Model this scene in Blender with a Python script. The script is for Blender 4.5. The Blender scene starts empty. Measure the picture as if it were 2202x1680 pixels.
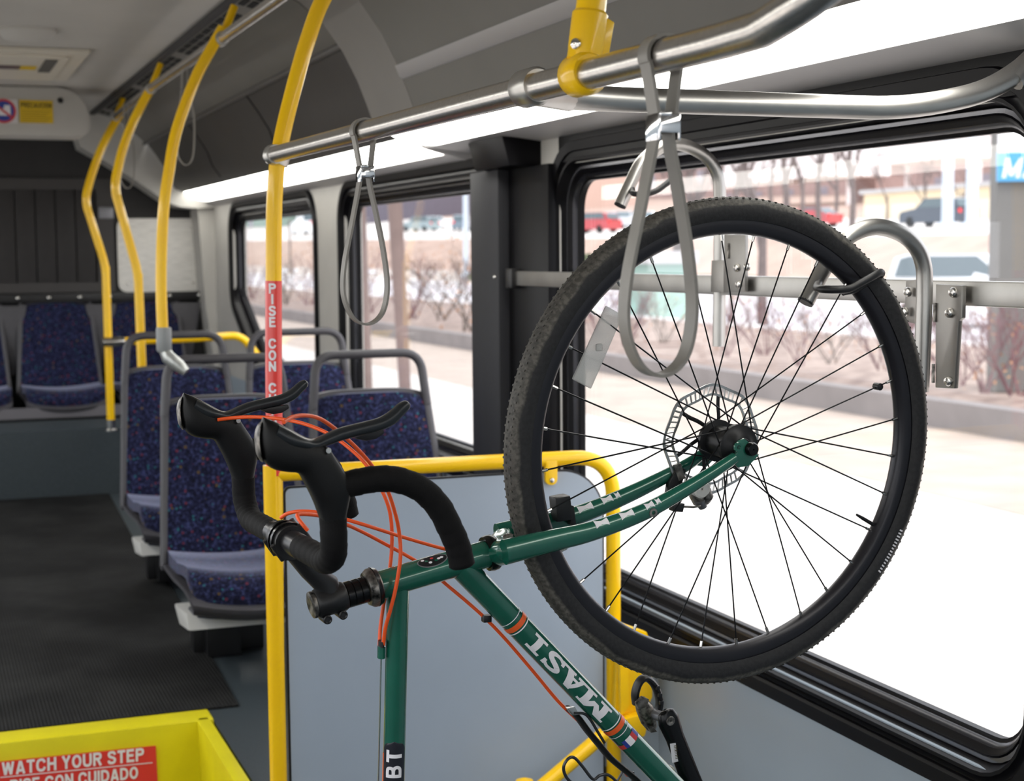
import bpy, bmesh, math, random
import numpy as np
from mathutils import Matrix, Vector

# ------------------------------------------------------------------ camera, world, sun, exposure
F, CX, CY = 3350.0, 1101.0, 840.0
def nz(v):
    v = np.array(v, float); return v / np.linalg.norm(v)
_Y = nz([-184 - CX, -(556 - CY), F])
_X = np.array([9900 - CX, -(470 - CY), F]); _X = nz(_X - _Y * _X.dot(_Y))
_Z = -np.cross(_X, _Y)
M = np.array([_X, _Y, _Z])                      # camera basis (right, up, forward) -> world
CAM = np.array([0.0, 0.0, 1.57])
scene = bpy.context.scene
cd = bpy.data.cameras.new('camera'); cam = bpy.data.objects.new('camera', cd)
scene.collection.objects.link(cam); scene.camera = cam
cd.sensor_width = 36.0; cd.lens = F / 2202 * 36.0; cd.clip_end = 2000; cd.clip_start = 0.02
cam.matrix_world = Matrix(((M[0,0], M[0,1], -M[0,2], CAM[0]), (M[1,0], M[1,1], -M[1,2], CAM[1]),
                           (M[2,0], M[2,1], -M[2,2], CAM[2]), (0, 0, 0, 1)))
cd.dof.use_dof = True; cd.dof.focus_distance = 2.15; cd.dof.aperture_fstop = 7.5

world = bpy.data.worlds.new('overcast_sky'); scene.world = world; world.use_nodes = True
bg = world.node_tree.nodes['Background']
bg.inputs[0].default_value = (0.93, 0.96, 1.0, 1); bg.inputs[1].default_value = 2.6
sd = bpy.data.lights.new('sun', 'SUN'); sun = bpy.data.objects.new('sun', sd); scene.collection.objects.link(sun)
sd.energy = 2.0; sd.angle = math.radians(25); sd.color = (1, .96, .9)
sun.rotation_euler = (math.radians(32), math.radians(18), 0)
STRIP = 7.0                                     # radiance of the ceiling light strips
vs = scene.view_settings
vs.view_transform = 'Standard'; vs.look = 'None'; vs.gamma = 1.0; vs.use_curve_mapping = False; vs.exposure = 0.0

def ray(px, py): return M @ np.array([(px - CX) / F, -(py - CY) / F, 1.0])
def at(px, py, X=None, Y=None, Z=None, d=None):
    r = ray(px, py)
    t = d if d is not None else X / r[0] if X is not None else Y / r[1] if Y is not None else (Z - CAM[2]) / r[2]
    return CAM + r * t

# bicycle wheel plane (fitted): centre, axle direction towards the viewer
WC = np.array([1.0721, 1.9497, 1.2980]); WN = nz([0.0667, -0.9973, -0.0309])
def onp(px, py, off=0.0):
    r = ray(px, py); return CAM + r * (((WC + off * WN - CAM).dot(WN)) / r.dot(WN))

# ------------------------------------------------------------------ materials
def lin(h):
    h = h.lstrip('#'); c = [int(h[i:i+2], 16) / 255 for i in (0, 2, 4)]
    return tuple(x / 12.92 if x <= .04045 else ((x + .055) / 1.055) ** 2.4 for x in c) + (1.0,)
MATS = {}
def mat(name, col, rough=.5, metal=0.0, noise=0.0, nscale=20.0, bump=0.0, bscale=200.0, spec=.5, coat=0.0, stretch=None, col2=None):
    if name in MATS: return MATS[name]
    m = bpy.data.materials.new(name); m.use_nodes = True
    nt = m.node_tree; b = nt.nodes['Principled BSDF']
    c = lin(col) if isinstance(col, str) else tuple(col) + (1.0,)
    b.inputs['Base Color'].default_value = c
    b.inputs['Roughness'].default_value = rough; b.inputs['Metallic'].default_value = metal
    b.inputs['Specular IOR Level'].default_value = spec; b.inputs['Coat Weight'].default_value = coat
    b.inputs['Coat Roughness'].default_value = .08
    tc = nt.nodes.new('ShaderNodeTexCoord'); src = tc.outputs['Object']
    if stretch:
        mp = nt.nodes.new('ShaderNodeMapping'); mp.inputs['Scale'].default_value = stretch
        nt.links.new(src, mp.inputs['Vector']); src = mp.outputs['Vector']
    if noise > 0:
        n = nt.nodes.new('ShaderNodeTexNoise'); n.inputs['Scale'].default_value = nscale; n.inputs['Detail'].default_value = 6
        nt.links.new(src, n.inputs['Vector'])
        mx = nt.nodes.new('ShaderNodeMix'); mx.data_type = 'RGBA'
        cc = lin(col2) if col2 else tuple(min(1, x * (1 - noise)) for x in c[:3]) + (1,)
        mx.inputs['A'].default_value = cc
        mx.inputs['B'].default_value = c if col2 else tuple(min(1, x * (1 + noise)) for x in c[:3]) + (1,)
        rp = nt.nodes.new('ShaderNodeValToRGB'); rp.color_ramp.elements[0].position = .35; rp.color_ramp.elements[1].position = .65
        nt.links.new(n.outputs['Fac'], rp.inputs['Fac']); nt.links.new(rp.outputs['Color'], mx.inputs['Factor'])
        nt.links.new(mx.outputs['Result'], b.inputs['Base Color'])
    if bump > 0:
        n2 = nt.nodes.new('ShaderNodeTexNoise'); n2.inputs['Scale'].default_value = bscale; n2.inputs['Detail'].default_value = 3
        nt.links.new(src, n2.inputs['Vector'])
        bp = nt.nodes.new('ShaderNodeBump'); bp.inputs['Strength'].default_value = bump; bp.inputs['Distance'].default_value = .002
        nt.links.new(n2.outputs['Fac'], bp.inputs['Height']); nt.links.new(bp.outputs['Normal'], b.inputs['Normal'])
    MATS[name] = m; return m

def emit(name, col, s):
    m = bpy.data.materials.new(name); m.use_nodes = True; nt = m.node_tree
    b = nt.nodes['Principled BSDF']; c = lin(col)
    b.inputs['Base Color'].default_value = c; b.inputs['Emission Color'].default_value = c; b.inputs['Emission Strength'].default_value = s
    MATS[name] = m; return m

yellow = mat('yellow_paint', '#ffc80a', .3, 0, .04, 6, spec=.35, coat=.3)
yellow2 = mat('yellow_step_plastic', '#e2d400', .45, 0, .05, 8, bump=.1, bscale=90)
red = mat('red_sticker', '#e2382f', .3, coat=.4)
white = mat('white_print', '#e9e6ea', .45)
bead2 = mat('gasket_bead_dark', (.03, .03, .036), .24, .5)
steel = mat('brushed_stainless', (.56, .53, .50), .27, 1.0, .08, 30, bump=.06, bscale=60, stretch=(6, 6, 6))
steel2 = mat('satin_stainless', (.50, .485, .46), .36, 1.0, .07, 14)
chrome = mat('chrome', (.75, .75, .76), .08, 1.0)
bolt = mat('bolt_steel', (.62, .60, .57), .22, 1.0)
strapm = mat('grey_vinyl_strap', '#84807a', .42, 0, .05, 40)
rubber = mat('black_rubber', '#131214', .45, 0, .1, 60, bump=.05)
gasket = mat('black_window_gasket', '#0a090c', .36, spec=.13)
bead = mat('gasket_bead', (.16, .16, .18), .22, .7)
blackp = mat('black_plastic', '#0f0e10', .42, 0, .05, 40)
pillar = mat('charcoal_pillar_paint', '#2c2c30', .55, 0, .04, 30, spec=.3)
blackm = mat('black_anodised', '#0e0e10', .25, .4)
tape = mat('black_bar_tape', '#0d0c0d', .75, spec=.18, bump=.25, bscale=700)
hoodm = mat('black_hood_rubber', '#09090a', .42, bump=.06, bscale=500, spec=.28)
leverm = mat('dark_grey_lever', '#232629', .28, .2)
green = mat('green_bike_paint', '#135c4a', .22, .15, .05, 30, coat=.8)
orange = mat('orange_cable', '#f2591f', .4)
orangep = mat('orange_decal', '#e8602a', .35)
silverw = mat('worn_silver', '#a39d96', .38, .8, .3, 70, col2='#151515')
greyw = mat('light_grey_wall_panel', '#b9b6b0', .5, 0, .03, 10)
greyl = mat('blue_grey_wall_laminate', '#a3aeb8', .3, 0, .03, 3, spec=.4)
panelm = mat('blue_grey_modesty_laminate', '#a0abb8', .32, 0, .04, 3, spec=.45)
ceilm = mat('grey_ceiling_panel', '#b7b3ac', .55, 0, .03, 4)
covem = mat('grey_cove_panel', '#75726d', .5, 0, .03, 5)
admat = mat('dark_cove_insert', '#474441', .5, 0, .05, 5)
trimg = mat('pale_trim', '#b7b4b4', .4)
darkw = mat('dark_rear_wall', '#1d1b1b', .55, 0, .12, 12)
darkg = mat('dark_grille', '#272424', .6, 0, .1, 20)
platem = mat('brushed_plate', (.66, .64, .60), .45, .6, .12, 8, stretch=(2, 2, 30))
shellm = mat('grey_seat_shell', '#4b494d', .5, 0, .04, 30)
shell2 = mat('pale_seat_beam', '#c9c7c2', .45)
floorm = mat('grey_vinyl_floor', '#3f474b', .42, 0, .22, 180, col2='#333b40', bump=.08, bscale=300)
trans = mat('clear_reflector', (.8, .8, .8), .2)
stick_y = mat('yellow_label', '#d8b312', .5)
inkd = mat('dark_ink', '#4d4310', .6)
blue = mat('blue_print', '#2b3f93', .5)
redp = mat('red_print', '#c33a3a', .5)

def fabric():
    m = bpy.data.materials.new('flecked_blue_moquette'); m.use_nodes = True; nt = m.node_tree; b = nt.nodes['Principled BSDF']
    b.inputs['Roughness'].default_value = .9; b.inputs['Sheen Weight'].default_value = .4; b.inputs['Sheen Roughness'].default_value = .4
    b.inputs['Sheen Tint'].default_value = (.72, .75, 1, 1); b.inputs['Specular IOR Level'].default_value = .2
    tc = nt.nodes.new('ShaderNodeTexCoord')
    n = nt.nodes.new('ShaderNodeTexNoise'); n.inputs['Scale'].default_value = 95; n.inputs['Detail'].default_value = 4; n.inputs['Roughness'].default_value = .7
    nt.links.new(tc.outputs['Object'], n.inputs['Vector'])
    r = nt.nodes.new('ShaderNodeValToRGB'); cr = r.color_ramp
    cr.elements[0].position = .36; cr.elements[0].color = lin('#07081a'); cr.elements[1].position = .74; cr.elements[1].color = lin('#454c7a')
    e = cr.elements.new(.5); e.color = lin('#161833')
    nt.links.new(n.outputs['Fac'], r.inputs['Fac'])
    prev = r.outputs['Color']
    for k, (sc, c, th) in enumerate([(70, '#5e2636', .86), (85, '#245a66', .88), (60, '#564428', .92)]):
        v = nt.nodes.new('ShaderNodeTexVoronoi'); v.inputs['Scale'].default_value = sc
        mp = nt.nodes.new('ShaderNodeMapping'); mp.inputs['Location'].default_value = (k * 3.1, k * 1.7, k * .9)
        nt.links.new(tc.outputs['Object'], mp.inputs['Vector']); nt.links.new(mp.outputs['Vector'], v.inputs['Vector'])
        sep = nt.nodes.new('ShaderNodeSeparateColor'); nt.links.new(v.outputs['Color'], sep.inputs['Color'])
        gt = nt.nodes.new('ShaderNodeMath'); gt.operation = 'GREATER_THAN'; gt.inputs[1].default_value = th
        lt = nt.nodes.new('ShaderNodeMath'); lt.operation = 'LESS_THAN'; lt.inputs[1].default_value = .32
        ml = nt.nodes.new('ShaderNodeMath'); ml.operation = 'MULTIPLY'
        nt.links.new(sep.outputs['Red'], gt.inputs[0]); nt.links.new(v.outputs['Distance'], lt.inputs[0])
        nt.links.new(gt.outputs[0], ml.inputs[0]); nt.links.new(lt.outputs[0], ml.inputs[1])
        mx = nt.nodes.new('ShaderNodeMix'); mx.data_type = 'RGBA'; mx.inputs['B'].default_value = lin(c)
        nt.links.new(ml.outputs[0], mx.inputs['Factor']); nt.links.new(prev, mx.inputs['A']); prev = mx.outputs['Result']
    nt.links.new(prev, b.inputs['Base Color'])
    MATS['fabric'] = m; return m
fab = fabric()

def matm():                                      # ribbed black aisle matting, dusty scuffs
    m = bpy.data.materials.new('ribbed_black_matting'); m.use_nodes = True; nt = m.node_tree; b = nt.nodes['Principled BSDF']
    tc = nt.nodes.new('ShaderNodeTexCoord')
    n = nt.nodes.new('ShaderNodeTexNoise'); n.inputs['Scale'].default_value = 2.2; n.inputs['Detail'].default_value = 8; n.inputs['Roughness'].default_value = .65
    nt.links.new(tc.outputs['Object'], n.inputs['Vector'])
    r = nt.nodes.new('ShaderNodeValToRGB'); r.color_ramp.elements[0].position = .42; r.color_ramp.elements[0].color = lin('#0f0f0f')
    r.color_ramp.elements[1].position = .75; r.color_ramp.elements[1].color = lin('#2e2e2d')
    nt.links.new(n.outputs['Fac'], r.inputs['Fac']); nt.links.new(r.outputs['Color'], b.inputs['Base Color'])
    w = nt.nodes.new('ShaderNodeTexWave'); w.bands_direction = 'X'; w.inputs['Scale'].default_value = 34
    nt.links.new(tc.outputs['Object'], w.inputs['Vector'])
    bp = nt.nodes.new('ShaderNodeBump'); bp.inputs['Strength'].default_value = .6; bp.inputs['Distance'].default_value = .003
    nt.links.new(w.outputs['Fac'], bp.inputs['Height']); nt.links.new(bp.outputs['Normal'], b.inputs['Normal'])
    b.inputs['Roughness'].default_value = .75; b.inputs['Specular IOR Level'].default_value = .15; MATS['mat'] = m; return m
matting = matm()

def tirem():                                     # sidewall black, tread dusty brown-grey; local radius from the hub
    m = bpy.data.materials.new('dusty_tire_rubber'); m.use_nodes = True; nt = m.node_tree; b = nt.nodes['Principled BSDF']
    tc = nt.nodes.new('ShaderNodeTexCoord'); mp = nt.nodes.new('ShaderNodeVectorMath'); mp.operation = 'MULTIPLY'
    mp.inputs[1].default_value = (1, 1, 0); nt.links.new(tc.outputs['Object'], mp.inputs[0])
    ln = nt.nodes.new('ShaderNodeVectorMath'); ln.operation = 'LENGTH'; nt.links.new(mp.outputs[0], ln.inputs[0])
    n = nt.nodes.new('ShaderNodeTexNoise'); n.inputs['Scale'].default_value = 28; n.inputs['Detail'].default_value = 6
    nt.links.new(tc.outputs['Object'], n.inputs['Vector'])
    ad = nt.nodes.new('ShaderNodeMath'); ad.operation = 'MULTIPLY_ADD'; ad.inputs[1].default_value = .014; nt.links.new(n.outputs['Fac'], ad.inputs[0])
    nt.links.new(ln.outputs['Value'], ad.inputs[2])
    r = nt.nodes.new('ShaderNodeValToRGB'); e = r.color_ramp.elements
    mr = nt.nodes.new('ShaderNodeMapRange'); mr.inputs['From Min'].default_value = .330; mr.inputs['From Max'].default_value = .360
    nt.links.new(ad.outputs[0], mr.inputs['Value']); nt.links.new(mr.outputs['Result'], r.inputs['Fac'])
    e[0].position = .42; e[0].color = lin('#1d1c1e'); e[1].position = .56; e[1].color = lin('#5f5b54')
    x = e.new(.85); x.color = lin('#4a4742')
    n2 = nt.nodes.new('ShaderNodeTexNoise'); n2.inputs['Scale'].default_value = 170; n2.inputs['Detail'].default_value = 4
    nt.links.new(tc.outputs['Object'], n2.inputs['Vector'])
    mx = nt.nodes.new('ShaderNodeMix'); mx.data_type = 'RGBA'; mx.blend_type = 'MULTIPLY'; mx.inputs['Factor'].default_value = .8
    r2 = nt.nodes.new('ShaderNodeValToRGB'); r2.color_ramp.elements[0].position = .4; r2.color_ramp.elements[0].color = (.35, .35, .35, 1); r2.color_ramp.elements[1].position = .6
    nt.links.new(n2.outputs['Fac'], r2.inputs['Fac']); nt.links.new(r.outputs['Color'], mx.inputs['A']); nt.links.new(r2.outputs['Color'], mx.inputs['B'])
    nt.links.new(mx.outputs['Result'], b.inputs['Base Color']); b.inputs['Roughness'].default_value = .65
    bp = nt.nodes.new('ShaderNodeBump'); bp.inputs['Strength'].default_value = .3; bp.inputs['Distance'].default_value = .002
    nt.links.new(n2.outputs['Fac'], bp.inputs['Height']); nt.links.new(bp.outputs['Normal'], b.inputs['Normal'])
    MATS['tire'] = m; return m
tirerub = tirem()

def glassm():
    m = bpy.data.materials.new('window_glass'); m.use_nodes = True; nt = m.node_tree
    for x in list(nt.nodes): nt.nodes.remove(x)
    o = nt.nodes.new('ShaderNodeOutputMaterial'); t = nt.nodes.new('ShaderNodeBsdfTransparent'); g = nt.nodes.new('ShaderNodeBsdfGlossy')
    t.inputs['Color'].default_value = (.95, .95, .96, 1); g.inputs['Roughness'].default_value = .0
    lw = nt.nodes.new('ShaderNodeLayerWeight'); lw.inputs['Blend'].default_value = .5
    pw = nt.nodes.new('ShaderNodeMath'); pw.operation = 'POWER'; pw.inputs[1].default_value = 4.5
    f = nt.nodes.new('ShaderNodeMath'); f.operation = 'MULTIPLY_ADD'; f.inputs[1].default_value = .5; f.inputs[2].default_value = .03
    nt.links.new(lw.outputs['Facing'], pw.inputs[0]); nt.links.new(pw.outputs[0], f.inputs[0])
    mx = nt.nodes.new('ShaderNodeMixShader')
    nt.links.new(f.outputs[0], mx.inputs[0]); nt.links.new(t.outputs[0], mx.inputs[1]); nt.links.new(g.outputs[0], mx.inputs[2])
    nt.links.new(mx.outputs[0], o.inputs[0]); MATS['glass'] = m; return m
glass = glassm()

# ------------------------------------------------------------------ mesh builder
class MB:
    def __init__(s): s.v = []; s.f = []
    def add(s, v, f):
        o = len(s.v); s.v += [tuple(map(float, p)) for p in v]; s.f += [tuple(i + o for i in q) for q in f]; return s
    def box(s, c, d, R=None):
        c = np.array(c, float); h = np.array(d, float) / 2
        P = [np.array([x, y, z]) * h for x in (-1, 1) for y in (-1, 1) for z in (-1, 1)]
        if R is not None: P = [R @ p for p in P]
        return s.add([c + p for p in P], [(0,1,3,2),(4,6,7,5),(0,4,5,1),(2,3,7,6),(0,2,6,4),(1,5,7,3)])
    def bx(s, a, b):
        a = np.array(a, float); b = np.array(b, float); return s.box((a + b) / 2, abs(b - a))
    def sweep(s, pts, rad, n=12, up=None, closed=False, cap=True):
        """round or elliptical tube; rad: number, list, or list of (in-plane, along-up)"""
        pts = [np.array(p, float) for p in pts]; N = len(pts)
        if not isinstance(rad, (list, tuple)): rad = [rad] * N
        rad = [(r, r) if not isinstance(r, (tuple, list, np.ndarray)) else r for r in rad]
        T = []
        for i in range(N):
            if closed: t = pts[(i + 1) % N] - pts[i - 1]
            else: t = pts[min(i + 1, N - 1)] - pts[max(i - 1, 0)]
            T.append(nz(t))
        if up is None:
            a = np.array([0, 0, 1.0]) if abs(T[0][2]) < .9 else np.array([1.0, 0, 0])
            U = nz(np.cross(np.cross(T[0], a), T[0]))
        else: U = nz(np.array(up, float) - T[0] * np.dot(up, T[0]))
        V = []
        for i in range(N):
            if up is None: U = nz(U - T[i] * U.dot(T[i]))
            else: U = nz(np.array(up, float) - T[i] * np.dot(up, T[i]))
            W = np.cross(T[i], U)
            for k in range(n):
                a = 2 * math.pi * k / n
                V.append(pts[i] + W * math.cos(a) * rad[i][0] + U * math.sin(a) * rad[i][1])
        Fc = []
        for i in range(N if closed else N - 1):
            for k in range(n):
                a, b = i * n + k, i * n + (k + 1) % n; j = (i + 1) % N
                Fc.append((a, b, j * n + (k + 1) % n, j * n + k))
        if cap and not closed: Fc += [tuple(range(n - 1, -1, -1)), tuple((N - 1) * n + k for k in range(n))]
        return s.add(V, Fc)
    def ribbon(s, pts, wdir, w, t):
        """flat strap of width w along wdir and thickness t following pts"""
        pts = [np.array(p, float) for p in pts]; N = len(pts); V = []; wd = nz(wdir)
        for i in range(N):
            T = nz(pts[min(i + 1, N - 1)] - pts[max(i - 1, 0)])
            A = nz(wd - T * wd.dot(T)); B = np.cross(T, A)
            for q, r in ((-1, -1), (1, -1), (1, 1), (-1, 1)): V.append(pts[i] + A * q * w / 2 + B * r * t / 2)
        Fc = []
        for i in range(N - 1):
            for k in range(4): Fc.append((i*4+k, i*4+(k+1)%4, i*4+4+(k+1)%4, i*4+4+k))
        Fc += [(3,2,1,0), tuple((N-1)*4+k for k in range(4))]
        return s.add(V, Fc)
    def cyl(s, a, b, r, n=20, r2=None): return s.sweep([a, b], [r, r if r2 is None else r2], n)
    def prism(s, poly, off):
        """closed polygon (3D points, planar) extruded by vector off"""
        poly = [np.array(p, float) for p in poly]; off = np.array(off, float); n = len(poly)
        V = poly + [p + off for p in poly]
        return s.add(V, [tuple(range(n - 1, -1, -1)), tuple(range(n, 2 * n))] + [(i, (i+1) % n, n + (i+1) % n, n + i) for i in range(n)])
    def grid(s, P, closeu=False, closev=False):
        nu, nv = len(P), len(P[0]); V = [p for r in P for p in r]; Fc = []
        for i in range(nu if closeu else nu - 1):
            for j in range(nv if closev else nv - 1):
                a, b = i, (i + 1) % nu; c, d = j, (j + 1) % nv
                Fc.append((a * nv + c, b * nv + c, b * nv + d, a * nv + d))
        return s.add(V, Fc)
    def solid(s, P, off):
        """grid surface thickened by off (vector, or per-vertex grid)"""
        nu, nv = len(P), len(P[0]); A = [np.array(p, float) for r in P for p in r]
        B = [p + np.array(off, float) for p in A]; n = nu * nv; Fc = []
        for i in range(nu - 1):
            for j in range(nv - 1):
                q = (i*nv+j, (i+1)*nv+j, (i+1)*nv+j+1, i*nv+j+1); Fc.append(q); Fc.append(tuple(n + k for k in reversed(q)))
        bd = [(0, j) for j in range(nv)] + [(i, nv-1) for i in range(1, nu)] + [(nu-1, j) for j in range(nv-2, -1, -1)] + [(i, 0) for i in range(nu-2, 0, -1)]
        ix = [i * nv + j for i, j in bd]
        for k in range(len(ix)):
            a, b = ix[k], ix[(k+1) % len(ix)]; Fc.append((a, b, n + b, n + a))
        return s.add(A + B, Fc)
    def lathe(s, o, ax, prof, n=32):
        """prof: (distance along ax, radius)"""
        o = np.array(o, float); ax = nz(ax); a = np.array([0, 0, 1.0]) if abs(ax[2]) < .9 else np.array([1.0, 0, 0])
        U = nz(np.cross(ax, a)); W = np.cross(ax, U)
        P = [[o + ax * h + (U * math.cos(2*math.pi*k/n) + W * math.sin(2*math.pi*k/n)) * r for k in range(n)] for h, r in prof]
        return s.grid(P, closev=True)

def spl(pts, k=6, closed=False):
    """Catmull-Rom through the points"""
    P = [np.array(p, float) for p in pts]; N = len(P); out = []
    rng = range(N if closed else N - 1)
    for i in rng:
        if closed: a, b, c, d = P[i-1], P[i], P[(i+1) % N], P[(i+2) % N]
        else: b, c = P[i], P[i+1]; a = P[i-1] if i else 2*b - c; d = P[i+2] if i + 2 < N else 2*c - b
        for t in np.linspace(0, 1, k, endpoint=False):
            out.append(.5 * (2*b + (c-a)*t + (2*a - 5*b + 4*c - d)*t*t + (3*b - a - 3*c + d)*t**3))
    if not closed: out.append(P[-1])
    return out
def bend(pts, r, k=7):
    """polyline with rounded corners of radius r"""
    P = [np.array(p, float) for p in pts]; out = [P[0]]
    for i in range(1, len(P) - 1):
        a, b, c = P[i-1], P[i], P[i+1]; u, v = nz(a - b), nz(c - b)
        q = min(r, .48 * np.linalg.norm(a - b), .48 * np.linalg.norm(c - b)); p0, p1 = b + u * q, b + v * q
        for t in np.linspace(0, 1, k): out.append((1-t)**2 * p0 + 2*t*(1-t) * b + t*t * p1)
    out.append(P[-1]); return out

COL = scene.collection
WORLDLOC = {}
def obj(name, mb, m, parent=None, origin=None, sharp=38, bevel=0.0, local=False):
    """one mesh object; vertices are world coordinates unless local"""
    me = bpy.data.meshes.new(name); V = np.array(mb.v)
    if local: o = np.zeros(3)
    else:
        o = np.array(origin, float) if origin is not None else np.array([(V[:,0].min()+V[:,0].max())/2, (V[:,1].min()+V[:,1].max())/2, V[:,2].min() if parent is None else (V[:,2].min()+V[:,2].max())/2])
    me.from_pydata([tuple(p) for p in V - o], [], mb.f)
    bm = bmesh.new(); bm.from_mesh(me); bmesh.ops.recalc_face_normals(bm, faces=bm.faces)
    if bevel > 0:
        ed = [e for e in bm.edges if len(e.link_faces) == 2 and e.calc_face_angle(0) > math.radians(40)]
        bmesh.ops.bevel(bm, geom=ed, offset=bevel, segments=2, affect='EDGES', profile=.6)
    bm.to_mesh(me); bm.free()
    me.polygons.foreach_set('use_smooth', [True] * len(me.polygons)); me.set_sharp_from_angle(angle=math.radians(sharp))
    me.materials.append(m)
    ob = bpy.data.objects.new(name, me); COL.objects.link(ob)
    if parent is not None:
        ob.parent = parent
        if not local: ob.location = o - WORLDLOC[parent.name]
    else: ob.location = o
    WORLDLOC[ob.name] = np.array(o) if not local else np.zeros(3)
    return ob
def empty(name, loc, parent=None, rotz=0.0):
    o = bpy.data.objects.new(name, None); COL.objects.link(o); o.empty_display_size = .1
    if parent is not None: o.parent = parent; o.location = np.array(loc) - WORLDLOC[parent.name]
    else: o.location = loc
    o.rotation_euler = (0, 0, rotz); WORLDLOC[o.name] = np.array(loc, float); return o
def tag(o, label, cat, group=None, kind=None):
    o['label'] = label; o['category'] = cat
    if group: o['group'] = group
    if kind: o['kind'] = kind
    return o
def thing(name, loc, label, cat, group=None, rotz=0.0): return tag(empty(name, loc, None, rotz), label, cat, group)
def struct(name, mb, m, label=None, **k):
    o = obj(name, mb, m, **k); o['kind'] = 'structure'
    if label: o['label'] = label
    return o
def dup(src, loc, label=None, rotz=None):
    r = src.copy(); COL.objects.link(r); r.location = loc
    if rotz is not None: r.rotation_euler = (0, 0, rotz)
    if label: r['label'] = label
    for c in list(src.children):
        d = c.copy(); COL.objects.link(d); d.parent = r
        for g in list(c.children):
            e = g.copy(); COL.objects.link(e); e.parent = d
    return r

# lettering -----------------------------------------------------------------
_h = .1
_bowl = [(_h, .9), (.42, .9), (.57, .85), (.62, .71), (.57, .57), (.42, .52), (_h, .52)]
GLYPH = {'I': (.2, [[(_h, 0), (_h, 1)]]), 'P': (.72, [[(_h, 0), (_h, 1)], _bowl]), 'R': (.76, [[(_h, 0), (_h, 1)], _bowl, [(.38, .50), (.64, 0)]]),
    'S': (.72, [[(.62, .70), (.55, .86), (.36, .905), (.16, .86), (.11, .72), (.20, .58), (.45, .48), (.59, .39), (.61, .26), (.52, .13), (.34, .095), (.15, .14), (.09, .30)]]),
    'E': (.66, [[(_h, 0), (_h, 1)], [(_h, .9), (.63, .9)], [(_h, .52), (.58, .52)], [(_h, .1), (.65, .1)]]),
    'C': (.80, [[(.69, .66), (.61, .84), (.40, .905), (.19, .82), (.11, .62), (.11, .38), (.19, .18), (.40, .095), (.61, .16), (.70, .35)]]),
    'O': (.80, [[(.40 + .295 * math.sin(a), .5 + .405 * math.cos(a)) for a in np.linspace(0, 2 * math.pi, 21)]]),
    'N': (.74, [[(_h, 0), (_h, 1)], [(.64, 0), (.64, 1)], [(.10, .93), (.64, .07)]]), 'U': (.74, [[(_h, 1), (_h, .36), (.17, .16), (.37, .095), (.57, .16), (.64, .36), (.64, 1)]]),
    'D': (.76, [[(_h, 0), (_h, 1)], [(_h, .9), (.36, .9), (.56, .80), (.65, .62), (.65, .38), (.56, .2), (.36, .1), (_h, .1)]]),
    'A': (.78, [[(.10, 0), (.37, .97)], [(.68, 0), (.41, .97)], [(.2, .27), (.58, .27)]]), 'W': (1.0, [[(.09, 1), (.28, .03)], [(.28, .03), (.5, .95)], [(.5, .95), (.72, .03)], [(.72, .03), (.91, 1)]]),
    'T': (.66, [[(0, .9), (.66, .9)], [(.33, 0), (.33, .9)]]), 'H': (.74, [[(_h, 0), (_h, 1)], [(.64, 0), (.64, 1)], [(_h, .53), (.64, .53)]]),
    'Y': (.72, [[(.08, 1), (.36, .47)], [(.64, 1), (.36, .47)], [(.36, .5), (.36, 0)]]),
    'B': (.76, [[(_h, 0), (_h, 1)], [(_h, .9), (.42, .9), (.56, .85), (.60, .72), (.55, .59), (.42, .53), (_h, .53)], [(.40, .53), (.58, .47), (.65, .31), (.58, .15), (.42, .1), (_h, .1)]]),
    'M': (.90, [[(_h, 0), (_h, 1)], [(.80, 0), (.80, 1)], [(.11, .95), (.45, .12)], [(.79, .95), (.45, .12)]])}
def text2d(s, h, bold=.02, shear=0.0, sub=None, gap=.11, thick=.2):
    """bold sans letters as thick strokes: (xy, faces), x centred, baseline 0, capital height h"""
    xy, fc, x0 = [], [], 0.0; text2d.lay = []; nl = 0
    for ch in s:
        if ch == ' ': x0 += .34; continue
        w, st = GLYPH[ch]
        for line in st:
            L = [np.array(p) for p in line]
            if len(L) == 2: L = [L[0] + (L[1] - L[0]) * t for t in np.linspace(0, 1, 7)]
            elif len(L) > 3: L = [p[:2] for p in spl([np.array([p[0], p[1], 0]) for p in L], 3)]
            o = len(xy); nl += 1
            for k, p in enumerate(L):
                t = nz(L[min(k + 1, len(L) - 1)] - L[max(k - 1, 0)]); n = np.array([-t[1], t[0]]) * thick / 2
                for q in (p + n, p - n): xy.append((x0 + q[0] + shear * q[1], q[1])); text2d.lay.append((nl % 5) * 6e-5)
            fc += [(o + 2*k, o + 2*k + 1, o + 2*k + 3, o + 2*k + 2) for k in range(len(L) - 1)]
        x0 += w + gap
    xy = np.array(xy) * h; xy[:, 0] -= (xy[:, 0].min() + xy[:, 0].max()) / 2
    return xy, fc
def flat_text(mb, s, o, right, up, h, bold=.02, width=None, shear=0.0, lift=.0006):
    xy, fc = text2d(s, h, bold, shear); right, up = nz(right), nz(up); n = np.cross(right, up)
    if width: xy[:, 0] *= width / (xy[:, 0].max() - xy[:, 0].min())
    mb.add([np.array(o) + right * x + up * y + n * (lift + e) for (x, y), e in zip(xy, text2d.lay)], fc)
def wrap(mb, xy, fc, A, T, U, W, r, lift=.0007):
    """bend flat art (x along the tube axis T, y round it from W towards U) on to a tube"""
    for_v = []
    for x, y in xy:
        a = y / r; for_v.append(np.array(A) + T * x + (U * math.sin(a) + W * math.cos(a)) * (r + lift))
    mb.add(for_v, fc)
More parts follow.
